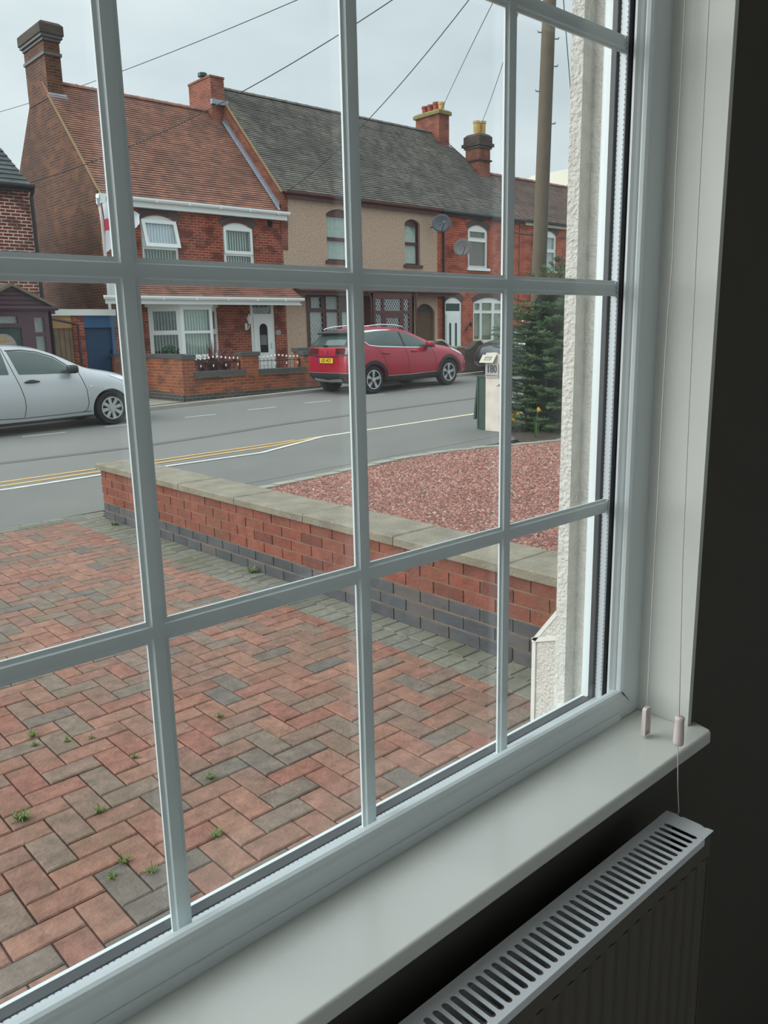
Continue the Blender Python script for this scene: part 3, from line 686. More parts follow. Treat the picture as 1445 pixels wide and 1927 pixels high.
def gutter(parent, x0, x1, y, z, mname, name='gutter', r=.055, fascia=.16, fmat=None, brackets=0):
    m = MB(); m.sweep([(-r, .02), (-r*1.05, -.03), (-r*.6, -.075), (r*.6, -.075), (r, -.03), (r, .02), (r*.7, -.02), (-r*.7, -.02)], [((x0, y, z), (0, 1, 0), (0, 0, 1)), ((x1, y, z), (0, 1, 0), (0, 0, 1))])
    k = x0+.6
    while brackets and k < x1: m.box(k, k+.05, y-r-.008, y+r, z-.08, z+.024); k += brackets
    o = m.build(name, mname, parent)
    if fascia: MB().box(x0+.05, x1-.05, y+r, y+r+.03, z-.08-fascia+.06, z+.0).build('fascia', fmat or mname, parent)
    return o
def window(parent, x0, x1, z0, z1, y, fm, holes, rise=0, fw=.07, blind=None, sill=None, lattice=None, glass='house_glass', depth=.07, blind_gap=.07, topfill=True, name='window', open_rect=None):
    """a fixed frame with rectangular lights; outer may have an arched head"""
    outer = arch(x0, x1, z0, z1, rise) if rise else rect(x0, x1, z0, z1)
    f = MB().plate(outer, [rect(*h) for h in holes], depth, 'y', y).build(name, fm, parent)
    g = MB()
    for h in holes: g.box(h[0]-.01, h[1]+.01, y+depth*.45, y+depth*.45+.012, h[2]-.01, h[3]+.01)
    g.build('pane', glass, f)
    # sash beads round each light
    b = MB()
    for h in holes: b.plate(rect(h[0]-.03, h[1]+.03, h[2]-.03, h[3]+.03), [rect(*h)], -.015, 'y', y)
    b.build('sash', fm, f)
    if blind in ('blind_grey', 'blind_blue'):
        m = MB(); x = x0+.03; k = 0
        while x < x1-.05:
            a = blind_gap; m.add([(x, y+.09, z0+.03), (x+.075, y+.09+a, z0+.03), (x+.075, y+.09+a, z1+rise*.5), (x, y+.09, z1+rise*.5)], [(0, 1, 2, 3)]); x += .089
        m.build('vertical_blind', blind, f)
    elif blind:
        m = MB(); n = max(8, int((x1-x0)/.025)); vs = []
        for i in range(n+1):
            xx = x0+.02+(x1-x0-.04)*i/n; yy = y+.10+.012*math.sin(i*1.3)+.006*math.sin(i*.37); vs += [(xx, yy, z0+.02), (xx, yy, z1+rise*.6)]
        m.add(vs, [(2*i, 2*i+2, 2*i+3, 2*i+1) for i in range(n)]); m.build('curtain', blind, f, smooth=True)
    if sill: MB().box(x0-.08, x1+.08, y-sill[0], y+.05, z0-sill[1], z0).build('sill', sill[2], f)
    if lattice:
        m = MB()
        for h in lattice: lat(m, *h, y+depth*.45-.008)
        tag(m.build('lead_lattice', 'lead', f))
    return f
def lat(m, x0, x1, z0, z1, y, dx=.13, dz=.17, t=.017):
    W_, H_ = x1-x0, z1-z0
    for sgn in (1, -1):
        k = -int(H_/dz)-2
        while k*dx < W_+H_*dx/dz+dx:
            # line: x = x0 + k*dx + sgn*(z-z0)*dx/dz
            xa, xb = (x0+k*dx, x0+k*dx+H_*dx/dz) if sgn > 0 else (x0+k*dx, x0+k*dx-H_*dx/dz)
            za, zb = z0, z1; s_ = (zb-za)/(xb-xa)
            p, q = (xa, za), (xb, zb)
            if p[0] > q[0]: p, q = q, p
            sl_ = (q[1]-p[1])/(q[0]-p[0])
            if q[0] > x0 and p[0] < x1:
                if p[0] < x0: p = (x0, p[1]+sl_*(x0-p[0]))
                if q[0] > x1: q = (x1, p[1]+sl_*(x1-p[0]))
                if q[0]-p[0] > .004:
                    u = Vector((q[0]-p[0], q[1]-p[1])).normalized(); n_ = Vector((-u.y, u.x))*t/2
                    m.add([(p[0]+n_.x, y, p[1]+n_.y), (q[0]+n_.x, y, q[1]+n_.y), (q[0]-n_.x, y, q[1]-n_.y), (p[0]-n_.x, y, p[1]-n_.y)], [(0, 1, 2, 3)])
            k += 1
def brick_arch(parent, x0, x1, zs, rise, h, y, rows=2, n=18):
    """voussoir bricks over an opening"""
    m = MB(); w = (x1-x0)/2; R = (w*w+rise*rise)/(2*rise); cz = zs+rise-R; cx = (x0+x1)/2; a = math.asin(min(1, w/R))*1.0
    for r_ in range(rows):
        ra, rb_ = R+.005+r_*h/rows, R+(r_+1)*h/rows-.006
        for i in range(n):
            t0 = a-2*a*(i+.06)/n; t1 = a-2*a*(i+.94)/n
            vs = [(cx+r*math.sin(t), yy, cz+r*math.cos(t)) for yy in (y-.012, y+.02) for r, t in ((ra, t0), (rb_, t0), (rb_, t1), (ra, t1))]
            m.add(vs, [(0, 1, 2, 3), (4, 7, 6, 5), (0, 4, 5, 1), (1, 5, 6, 2), (2, 6, 7, 3), (3, 7, 4, 0)])
    o = m.build('brick_arch', 'arch_brick', parent)
    jm = MB(); pts = [(cx+(R+h)*math.sin(a-2*a*i/14), cz+(R+h)*math.cos(a-2*a*i/14)) for i in range(15)]+[(cx+R*math.sin(-a+2*a*i/14), cz+R*math.cos(-a+2*a*i/14)) for i in range(15)]
    jm.prism(pts, .024, 'y', y-.008); jm.build('joints', 'arch_joint', o)
    return o
def chimney(parent, x0, x1, y0, y1, zb, zt, bm_, bands, cap=None, pots=(), top=None):
    c = MB().box(x0, x1, y0, y1, zb, zt); o = c.build('chimney', bm_, parent)
    for (z0, z1, e, mm) in bands:
        m = MB().box(x0-e, x1+e, y0-e, y1+e, z0, z1); m.build('corbel_course', mm, o)
    for (px, py, h, r, mm) in pots:
        zt_ = pots_z[0]
        MB().lathe([(r*1.15, 0), (r*1.15, .05), (r, .07), (r*.92, h-.08), (r*1.1, h-.06), (r*1.1, h), (r*.8, h), (r*.78, 0)], (px, py, zt_), 'z', 14).build('chimney_pot', mm, o, smooth=False)
    return o
pots_z = [0]
FY = 21.5

# ---------------------------------------------------------------- house B : red tiled roof, big gable
hb = thing('house', 'red brick house with orange clay tile roof, tall gable chimney and white bay window', 'house', (12.7, 23.5, .4), 'terraced houses across the road')
bx0, bx1 = 9.80, 15.56
w1 = (10.84, 11.97, 3.40, 4.72); w2 = (13.42, 14.49, 3.40, 4.70)
roof_mat('roof_red', (170, 124, 106), (150, 108, 94), (124, 94, 84), (1.1, .45, (112, 90, 82)), 1/.712)
MB().plate(rect(bx0, bx1, 0.2, 5.28), [arch(*w1, .16), arch(*w2, .16), rect(10.86, 12.98, 1.02, 2.62), rect(14.22, 15.12, .53, 2.62)], .25, 'y', FY).build('front_wall', 'brick_b', hb)
MB().box(bx0, bx1, 28.2, 28.4, 0.2, 5.28).build('rear_wall', 'brick_b', hb)
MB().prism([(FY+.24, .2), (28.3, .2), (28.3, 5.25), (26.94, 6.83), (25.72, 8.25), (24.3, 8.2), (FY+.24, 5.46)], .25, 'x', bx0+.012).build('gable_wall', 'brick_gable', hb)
dy, dz = 3.25, 3.44; S = math.hypot(dy, dz)
house_roof('roof_front', 'roof_red', hb, 21.36, 5.22, dy, dz, [(0, 9.74, 15.62), (.3, 9.76, 15.60), (S, 9.80, 15.3)])
MB().add([(9.95, 24.61, 8.60), (15.4, 24.61, 8.60), (15.4, 28.4, 5.2), (9.95, 28.4, 5.0), (9.95, 24.61, 8.56), (15.4, 24.61, 8.56), (15.4, 28.4, 5.16), (9.95, 28.4, 4.96)], [(0, 1, 2, 3), (4, 7, 6, 5), (0, 4, 5, 1), (1, 5, 6, 2), (2, 6, 7, 3), (3, 7, 4, 0)]).build('roof_rear', 'roof_red', hb)
ridge(hb, 10.3, 15.0, 24.62, 8.64, 'roof_red', .10)
# verge mortar
MB().tube([(9.77, 21.40, 5.25), (9.77, 24.2, 8.22)], .035, 6).build('verge', 'verge_mortar', hb)
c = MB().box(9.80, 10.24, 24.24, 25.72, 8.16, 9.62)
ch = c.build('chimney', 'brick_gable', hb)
MB().box(9.765, 10.275, 24.205, 25.755, 9.26, 9.34).build('corbel_course', 'blue_cap', ch)
MB().box(9.77, 10.27, 24.21, 25.75, 9.62, 9.70).build('corbel_course', 'blue_cap', ch)
MB().box(9.72, 10.32, 24.16, 25.80, 9.70, 9.78).build('corbel_course', 'blue_cap', ch)
m = MB(); m.cbox(9.69, 10.35, 24.13, 25.83, 9.78, 10.10, .08); m.build('chimney_cap', 'brick_dark', ch)
MB().add([(9.78, 24.20, 8.12), (10.36, 24.20, 8.12), (10.36, 24.02, 8.02), (9.78, 23.98, 7.98), (9.80, 24.23, 8.30), (10.30, 24.23, 8.30)], [(0, 3, 2, 1), (0, 1, 5, 4), (3, 0, 4), (1, 2, 5), (3, 4, 5, 2)]).build('flashing', 'lead_flash', ch)
# eaves gutter
gutter(hb, 9.62, 15.70, 21.28, 5.24, 'upvc_shop', brackets=1.0, fascia=.2)
MB().box(9.66, 9.80, 21.22, 21.5, 5.02, 5.26).build('box_end', 'upvc_shop', hb)
MB().box(9.80, 15.56, 21.37, 21.5, 5.02, 5.06).build('soffit', 'upvc_shop', hb)
MB().tube([(9.60, 21.26, 5.16), (9.72, 21.44, 4.95), (9.755, 21.45, 4.6), (9.755, 21.45, 2.36)], .04, 8).build('downpipe', 'upvc_shop', hb)
# upper windows
def holes2(x0, x1, z0, z1, zt, fw=.075): return [(x0+fw, x1-fw, z0+fw, zt-fw*.6), (x0+fw, x1-fw, zt+fw*.6, z1-.0)]
f = window(hb, *w1[:2], w1[2], w1[3], FY+.06, 'upvc_shop', holes2(w1[0], w1[1], w1[2], w1[3]-.03, 4.02), rise=.16, blind='blind_grey', sill=(.09, .07, 'upvc_shop'), blind_gap=.03)
# open top casement, hinged at the head
cs = MB(); x0, x1, z0, z1 = 10.88, 11.93, 4.0, 4.75
cs.plate(rect(x0, x1, z0, z1), [rect(x0+.10, x1-.10, z0+.10, z1-.10)], .045, 'y', FY)
o = cs.build('open_casement', 'upvc_shop', f); 
for v in o.data.vertices: # swing outwards about the head
    wz = v.co.z+.4; t = (z1-wz)/(z1-z0); v.co.y -= t*.20-.005; v.co.z += t*.028
b2 = MB(); x = 11.0
g2 = MB().add([(10.97, FY-.13, 4.1), (11.84, FY-.13, 4.1), (11.84, FY+.02, 4.66), (10.97, FY+.02, 4.66)], [(0, 1, 2, 3)]); 
g2.build('casement_pane', 'house_glass', f)
m = MB(); x = 10.9
while x < 11.9: m.add([(x, FY+.060, 4.06), (x+.086, FY+.068, 4.06), (x+.086, FY+.068, 4.70), (x, FY+.060, 4.70)], [(0, 1, 2, 3)]); x += .089
m.build('vertical_blind', 'blind_blue', f)
f = window(hb, *w2[:2], w2[2], w2[3], FY+.05, 'upvc_shop', [(w2[0]+.12, w2[1]-.12, 4.06, 4.62), (w2[0]+.10, w2[1]-.10, 3.5, 3.92)], rise=.16, blind='blind_grey', sill=(.09, .07, 'upvc_shop'), blind_gap=.03)
MB().plate(rect(w2[0]+.04, w2[1]-.04, 3.97, 4.72), [rect(w2[0]+.12, w2[1]-.12, 4.06, 4.63)], .05, 'y', FY+.01).build('casement', 'upvc_shop', f)
brick_arch(hb, w1[0]-.01, w1[1]+.01, 4.73, .17, .23, FY); brick_arch(hb, w2[0]-.01, w2[1]+.01, 4.71, .17, .23, FY)
MB().box(15.02, 15.19, FY-.005, FY+.02, 4.82, 5.0).build('air_brick', 'black_void', hb)
# canopy over bay and door
dy2, dz2 = .92, .62; S2 = math.hypot(dy2, dz2)
house_roof('canopy_roof', 'roof_red', hb, 20.60, 2.69, dy2, dz2, [(0, 9.78, 15.52), (S2, 9.78, 15.40)], course=.105)
gutter(hb, 9.22, 15.56, 20.55, 2.66, 'upvc_shop', name='canopy_gutter', brackets=1.0, fascia=.17)
MB().prism([(20.60, 2.52), (21.5, 2.52), (21.5, 3.28), (20.60, 2.68)], .03, 'x', 9.76).build('canopy_cheek', 'upvc_shop', hb)
MB().prism([(20.60, 2.52), (21.5, 2.52), (21.5, 3.28), (20.60, 2.68)], .03, 'x', 15.47).build('canopy_cheek', 'brick_b', hb)
MB().box(9.8, 15.45, 20.62, 21.5, 2.50, 2.53).build('canopy_soffit', 'upvc_shop', hb)
# bay window: three facets
bay = thing_ = None
by = 20.86
pl_ = [(10.86, FY), (11.50, by), (12.50, by), (13.04, FY)]      # plan corners
bb_ = MB().prism([(10.84, FY), (11.50, by), (12.48, by), (13.02, FY)], .62, 'z', .38); bayw = bb_.build('bay_base', 'brick_b', hb)
bf = MB().prism([(10.78, FY), (11.47, by-.04), (12.52, by-.04), (13.10, FY)], .15, 'z', 2.42).build('bay_window', 'upvc_shop', hb)
MB().prism([(10.74, FY), (11.45, by-.10), (12.54, by-.10), (13.14, FY)], .07, 'z', .97).build('bay_sill', 'upvc_shop', bf)
def facet(A, B, z0, z1, hs, fwd=.05):
    """frame plate along plan segment A-B with holes given in (u0,u1,z0,z1), u in metres"""
    L_ = math.hypot(B[0]-A[0], B[1]-A[1]); ux, uy = (B[0]-A[0])/L_, (B[1]-A[1])/L_; nx, ny = -uy, ux
    m = MB(); m.plate(rect(0, L_, z0, z1), [rect(*h) for h in hs], .06, 'y', 0)
    T = lambda p: (A[0]+ux*p[0]+nx*p[1], A[1]+uy*p[0]+ny*p[1], p[2])
    m.v = [T(p) for p in m.v]; m.build('bay_frame', 'upvc_shop', bf)
    g = MB()
    for h in hs: g.box(h[0], h[1], .03, .04, h[2], h[3])
    g.v = [T(p) for p in g.v]; g.build('pane', 'house_glass', bf)
    s_ = MB(); u = .04
    while u < L_-.08: ww = .087 if fwd > 0 else .055; s_.add([(u, .13, z0+.04), (u+ww, .13+fwd, z0+.04), (u+ww, .13+fwd, z1-.03), (u, .13, z1-.03)], [(0, 1, 2, 3)]); u += .089
    s_.v = [T(p) for p in s_.v]; s_.build('vertical_blind', 'blind_grey', bf)
facet(pl_[0], pl_[1], 1.04, 2.42, [(.13, .78, 1.78, 2.30), (.10, .80, 1.12, 1.66)], -.06)
facet(pl_[1], pl_[2], 1.04, 2.42, [(.10, .92, 1.76, 2.34), (.10, .92, 1.10, 1.69)], .02)
facet(pl_[2], pl_[3], 1.04, 2.42, [(.10, .74, 1.80, 2.30), (.10, .74, 1.12, 1.66)], .02)
# front door
d = MB().plate(rect(14.22, 15.12, .53, 2.62), [rect(14.34, 15.02, 2.24, 2.54)], .08, 'y', FY+.04)
dr = d.build('front_door', 'upvc_shop', hb)
MB().box(14.32, 15.04, FY+.07, FY+.08, 2.22, 2.56).build('fanlight', 'house_glass', dr)
m = MB(); lat(m, 14.36, 15.0, 2.26, 2.52, FY+.065, .16, .13, .012); m.build('fanlight_leading', 'lead', dr)
MB().plate(rect(14.34, 15.02, .58, 2.16), [arch(14.52, 14.84, 1.06, 1.82, .14)], .03, 'y', FY+.015).build('door_leaf', 'upvc_shop', dr)
MB().plate(arch(14.49, 14.87, 1.03, 1.83, .16), [arch(14.53, 14.83, 1.07, 1.82, .13)], .014, 'y', FY+.004).build('oval_trim', 'upvc_shop', dr)
m = MB(); lat(m, 14.56, 14.80, 1.3, 1.6, FY+.012, .06, .075, .008); m.build('door_leading', 'lead', dr)
MB().prism(arch(14.52, 14.84, 1.06, 1.82, .14), .005, 'y', FY+.02).build('door_glass', 'black_void', dr)
MB().box(14.44, 14.92, FY+.002, FY+.015, .68, .98).build('door_panel', 'upvc_shop', dr)
MB().box(14.945, 14.965, FY-.02, FY+.01, 1.18, 1.36).build('handle', 'lead', dr)
MB().box(14.1, 15.3, 21.1, 21.5, .28, .50).build('door_step', 'concrete', hb)
# passage plug to the left, lamp and plaque
l = thing('wall_lantern', 'white carriage lantern fixed to brick beside the white front door', 'lamp', (14.06, 21.5, 1.85))
MB().box(14.0, 14.08, FY-.03, FY, 1.76, 1.96).build('back_plate', 'upvc_shop', l)
MB().tube([(14.04, FY-.03, 1.82), (14.06, FY-.11, 1.80), (14.08, FY-.14, 1.90)], .018, 6).build('arm', 'upvc_shop', l)
MB().lathe([(.03, 0), (.075, .16), (.09, .17), (.02, .27), (.012, .31), (0, .32)], (14.08, FY-.14, 1.93), 'z', 6).build('lantern_cap', 'upvc_shop', l)
MB().lathe([(.026, .005), (.066, .155)], (14.08, FY-.14, 1.93), 'z', 6).build('lantern_glass', 'lamp_glass', l)
pq = MB(); pq.prism([(15.22+.11*math.cos(2*PI*i/24)*(1 if abs(math.cos(2*PI*i/24)) < .8 else .95), 1.67+.085*math.sin(2*PI*i/24)) for i in range(24)], .015, 'y', FY-.015)
tag(pq.build('house_plaque', 'dish_grey_b', None, loc=(15.22, FY, 1.67)), 'small pale oval plaque on brick beside the white front door', 'plaque')
# flag on its pole
fl_ = thing('flag', 'white flag with a red cross drooping from the corner of the tiled house', 'flag', (9.85, 21.3, 4.0))
MB().tube([(9.72, 21.42, 3.2), (9.66, 21.28, 4.95)], .014, 6).build('flagpole', 'upvc_shop', fl_)
mat('flag_white', (222, 220, 224), .8); mat('flag_red', (204, 48, 72), .8)
def flag_pt(u, v):   # u across 0..1, v down 0..1
    x = 9.69+u*.98-.10*v*u; drop = .10*u+.62*u*(1-.15*u)*(v*.15)
    z = 5.0-v*1.25*(1-.82*u**.8)-u*.22+.06*math.sin(u*9+v*3)
    y = 21.22-.05*math.sin(u*11+v*4)-.12*u
    return (x, y, z)
for nm, mm, test in (('flag_cloth', 'flag_white', lambda u, v: not (abs(u-.40) < .09 or (abs(v-.48) < .12 and u < .78))), ('flag_cross', 'flag_red', lambda u, v: abs(u-.40) < .10 or (abs(v-.48) < .12 and u < .78))):
    m = MB(); n1 = 30
    for i in range(n1):
        for j in range(25):
            u0, u1, v0, v1 = i/n1, (i+1)/n1, j/25, (j+1)/25
            if test((u0+u1)/2, (v0+v1)/2): m.add([flag_pt(u0, v0), flag_pt(u1, v0), flag_pt(u1, v1), flag_pt(u0, v1)], [(0, 1, 2, 3)])
    m.build(nm, mm, fl_, smooth=True)

# ---------------------------------------------------------------- house C/D : grey tiled roof
hc = thing('house', 'pebbledashed terraced house with grey tile roof and maroon leaded porch', 'house', (19, 23.5, .5), 'terraced houses across the road')
roof_mat('roof_grey', (134, 128, 118), (114, 110, 104), (92, 90, 86), (.8, .55, (82, 80, 80)), 1/.7275)
w3 = (17.31, 18.45, 3.93, 5.38); w4 = (20.82, 21.58, 3.93, 5.33)
cx1 = 22.46
MB().plate(rect(15.56, cx1, .2, 5.95), [arch(*w3, .17), arch(*w4, .15), rect(16.38, 18.2, 1.05, 2.88), rect(18.7, 21.25, .4, 2.85), arch(21.3, 22.3, .4, 2.3, .3)], .25, 'y', FY).build('front_wall', 'pebbledash', hc)
MB().box(15.56, 27.2, 28.2, 28.4, .2, 5.9).build('rear_wall', 'brick_dark', hc)
MB().prism([(FY+.24, .2), (28.3, .2), (28.3, 5.9), (24.8, 9.40), (21.4, 5.80)], .25, 'x', 15.50).build('party_wall', 'brick_stack', hc)
k_ = 1.06; S3 = math.hypot(3.41, 3.41*k_)
house_roof('roof_front', 'roof_grey', hc, 21.38, 5.87, 3.41, 3.41*k_, [(0, 15.50, 27.30), (2.42, 15.50, 27.25), (3.0, 15.50, 26.85), (4.42, 15.50, 26.25), (S3, 15.50, 25.6)])
MB().add([(15.5, 24.8, 9.46), (25.7, 24.8, 9.46), (27.2, 28.4, 5.6), (15.5, 28.4, 5.6), (27.25, 23.1, 7.66), (27.25, 28.4, 2)], [(0, 1, 2, 3), (1, 4, 2)]).build('roof_rear', 'roof_grey', hc)
ridge(hc, 15.6, 25.5, 24.80, 9.47, 'roof_grey', .09)
# verge between B and C with stepped lead
vg = MB(); vg.tube([(15.50, 21.36, 5.84), (15.50, 24.3, 8.98)], .04, 6); vg.build('verge', 'verge_mortar', hc)
MB().prism([(21.40, 5.48), (21.40, 5.84), (24.4, 9.02), (24.4, 8.5)], .10, 'x', 15.44).build('upstand', 'brick_stack', hc)
m = MB(); s = 0
for i in range(44):
    y = 21.42+i*.0665; z = 5.30+(y-21.38)*1.04+.08; m.add([(15.435, y-.005, z-.04), (15.435, y+.085, z+.05), (15.435, y+.02, z+.19), (15.43, y-.005, z-.04), (15.43, y+.085, z+.05), (15.43, y+.02, z+.19)], [(0, 1, 2), (3, 5, 4), (0, 2, 5, 3)])
m.add([(15.37, 21.38, 5.31), (15.44, 21.38, 5.34), (15.44, 24.4, 8.5), (15.37, 24.4, 8.47)], [(0, 1, 2, 3)])
m.build('stepped_flashing', 'lead_flash', hc)
ch = MB().box(15.03, 15.53, 24.28, 25.63, 7.9, 9.66).build('chimney', 'brick_stack', hc)
MB().box(15.01, 15.55, 24.26, 25.65, 9.62, 9.68).build('chimney_cap', 'brick_stack', ch)
MB().lathe([(.09, 0), (.09, .12), (.15, .14), (.15, .24), (.1, .26), (0, .26)], (15.2, 25.0, 9.66), 'z', 12).build('chimney_cowl', 'dark_green_door', ch)
MB().box(15.0, 15.60, 24.18, 24.3, 8.82, 8.97).build('flashing', 'lead_flash', ch)
gutter(hc, 15.62, 22.6, 21.30, 5.88, 'maroon', fascia=.16)
# windows upstairs
for wz, zt in ((w3, 4.62), (w4, 4.66)):
    x0, x1, z0, z1 = wz
    window(hc, x0, x1, z0, z1, FY+.10, 'maroon', [(x0+.05, x1-.05, z0+.06, zt-.05), (x0+.05, x1-.05, zt+.05, z1-.06)], rise=.16, blind='net', sill=(.16, .1, 'maroon'))
# ground floor window, porch, passage
L3 = [(16.46, 17.00, 1.1, 2.30), (17.14, 17.66, 1.1, 2.30), (16.52, 16.94, 2.42, 2.76), (17.14, 17.66, 2.38, 2.80)]
window(hc, 16.36, 18.22, 1.04, 2.9, FY-.04, 'maroon', L3+[(17.80, 18.12, 1.1, 2.3)], blind='net', lattice=L3, depth=.09)
gutter(hc, 15.66, 18.9, 20.95, 2.97, 'maroon', name='canopy_gutter', fascia=.14)
MB().box(15.68, 22.9, 20.98, 21.5, 2.90, 3.05).build('canopy', 'maroon', hc)
gutter(hc, 18.9, 23.0, 20.95, 3.0, 'maroon', name='canopy_gutter', fascia=.14)
MB().box(15.6, 22.4, 21.46, 21.5, 3.28, 3.40).build('lead_apron', 'lead_flash', hc)
pf_y = 20.95
P1 = [(18.72, 19.0, 1.75, 2.40), (18.72, 19.0, 2.50, 2.86)]
xo = -.42
pho = [(18.88, 19.16, 1.3, 2.22), (18.88, 19.16, 2.32, 2.72), (19.36, 19.98, 1.2, 2.10), (19.28, 20.06, 2.32, 2.72), (20.20, 20.44, 1.3, 2.22), (20.20, 20.44, 2.32, 2.72)]
po = MB().plate(rect(18.70, 20.66, .42, 2.92), [rect(*h) for h in pho], .08, 'y', pf_y).build('porch', 'maroon', hc)
g = MB(); lt = MB()
for h in pho: g.box(h[0], h[1], pf_y+.04, pf_y+.05, h[2], h[3]); lat(lt, *h, pf_y+.03, .11, .16, .018)
g.build('porch_glass', 'house_glass', po); lt.build('lead_lattice', 'lead', po)
MB().box(18.70, 18.76, pf_y, FY, .42, 2.92).build('porch_side', 'maroon', po); MB().box(20.60, 20.66, pf_y, FY, .42, 2.92).build('porch_side', 'maroon', po)
MB().tube([(18.52, pf_y-.05, 2.9), (18.62, pf_y-.06, 2.7), (18.62, pf_y-.06, .4)], .035, 8).build('downpipe', 'maroon', hc)
MB().tube([(20.74, pf_y-.05, 2.95), (20.74, pf_y-.06, .4)], .035, 8).build('downpipe', 'maroon', hc)
MB().box(21.28, 22.32, FY+.10, FY+.14, .4, 2.3).build('passage_gate', 'brown_gate', hc)
MB().prism(arch(21.28, 22.32, 2.28, 2.3, .3), .03, 'y', FY+.09).build('arched_panel', 'dark_boards', hc)

hd = thing('house', 'bright red brick terraced house with white arched door and windows under grey tile roof', 'house', (24.8, 23.5, .5), 'terraced houses across the road')
w5 = (24.14, 25.30, 3.95, 5.34); w8 = (24.45, 26.35, 1.15, 2.66)
d2 = (22.86, 23.80, .9, 2.66)
MB().plate(rect(cx1, 27.2, .2, 5.95), [arch(*w5, .18), arch(*w8, .20), arch(*d2, .18)], .25, 'y', FY).build('front_wall', 'brick_d', hd)
gutter(hd, 22.55, 27.3, 21.30, 5.86, 'black_gutter', fascia=.12)
f = window(hd, w5[0], w5[1], w5[2], w5[3], FY+.05, 'upvc_shop', [(w5[0]+.10, w5[1]-.10, w5[2]+.08, 4.92), (w5[0]+.14, w5[1]-.14, 5.06, 5.28)], rise=.18, blind='brown_blind', sill=(.12, .10, 'upvc_shop'))
f = window(hd, w8[0], w8[1], w8[2], w8[3], FY+.05, 'upvc_shop', [(24.53, 24.90, 1.24, 2.26), (25.0, 25.62, 1.24, 2.26), (25.72, 26.27, 1.24, 2.26), (24.56, 24.88, 2.38, 2.64), (25.0, 25.60, 2.36, 2.66), (25.76, 26.22, 2.38, 2.64)], rise=.22, blind='cream_curtain', sill=(.1, .08, 'upvc_shop'))
brick_arch(hd, w5[0]-.03, w5[1]+.03, 5.34, .19, .20, FY); brick_arch(hd, w8[0]-.03, w8[1]+.03, 2.66, .22, .20, FY); brick_arch(hd, d2[0]-.03, d2[1]+.03, 2.66, .19, .20, FY)
dr = MB().plate(arch(*d2, .18), [rect(22.94, 23.72, 2.34, 2.62)], .07, 'y', FY+.04).build('front_door', 'upvc_shop', hd)
MB().box(22.93, 23.73, FY+.06, FY+.07, 2.32, 2.64).build('fanlight', 'dark_green_door', dr)
MB().box(22.96, 23.70, FY+.01, FY+.05, .92, 2.22).build('door_leaf', 'upvc_shop', dr)
m = MB(); m.prism(arch(23.10, 23.20, 1.0, 1.86, .05), .01, 'y', FY+.0); m.prism(arch(23.42, 23.52, 1.0, 1.86, .05), .01, 'y', FY+.0); tag(m.build('glazed_slots', 'dark_green_door', dr), kind='stuff')
MB().tube([(22.72, 21.42, 5.75), (22.72, 21.42, .5)], .045, 8).build('downpipe', 'black_gutter', hd)
m = MB()
for (x0, z0, x1, z1) in ((22.46, 3.0, 22.80, 3.0),): pass
l = thing('wall_lamp', 'small black lamp on red brick between white door and arched window', 'lamp', (24.0, 21.5, 1.75))
MB().tube([(23.98, FY, 1.6), (24.0, FY-.10, 1.72), (24.1, FY-.14, 1.84)], .02, 6).build('arm', 'black_iron', l)
MB().lathe([(.03, -.1), (.07, -.02), (.06, .04), (0, .08)], (24.14, FY-.15, 1.86), 'z', 8).build('lamp_shade', 'black_iron', l)
# big stack with four pots at the end of the grey ridge
ch = MB().box(25.53, 26.12, 24.30, 25.62, 7.4, 10.14).build('chimney', 'brick_stack', hd)
m = MB(); m.cbox(25.45, 26.20, 24.22, 25.70, 10.12, 10.30, .07); m.build('chimney_cap', 'mossy', ch)
for i, (py, h, mm) in enumerate(((24.45, .34, 'pot_buff'), (24.75, .40, 'pot_red'), (25.07, .36, 'pot_red'), (25.38, .36, 'pot_red'))):
    MB().lathe([(.14, 0), (.14, .05), (.115, .08), (.12, h-.1), (.14, h-.07), (.14, h), (.1, h)], (25.83, py, 10.26), 'z', 14).build('chimney_pot', mm, ch)
MB().add([(25.50, 24.0, 8.58), (26.2, 24.0, 8.58), (26.2, 24.36, 9.12), (25.42, 24.6, 9.25), (25.40, 24.3, 8.98)], [(0, 1, 2, 3, 4)]).build('flashing', 'lead_flash', ch)
# second stack, two buff pots
ch = MB().box(26.62, 27.30, 23.12, 23.85, 6.8, 8.86).build('chimney', 'brick_stack', hd)
MB().box(26.56, 27.36, 23.06, 23.91, 8.32, 8.38).build('corbel_course', 'brick_dark', ch)
MB().box(26.57, 27.35, 23.07, 23.90, 8.80, 8.88).build('corbel_course', 'blue_cap', ch)
m = MB(); m.box(26.50, 27.42, 23.0, 23.97, 8.88, 9.0); m.cbox(26.56, 27.36, 23.06, 23.91, 9.0, 9.36, .10); m.build('chimney_cap', 'brick_dark', ch)
for px, py, h, mm in ((26.78, 23.40, .50, 'pot_buff'), (27.14, 23.40, .54, 'pot_buff')):
    MB().lathe([(.15, 0), (.125, .04), (.13, h-.1), (.15, h-.08), (.15, h), (.11, h)], (px, py, 9.34), 'z', 14).build('chimney_pot', mm, ch)

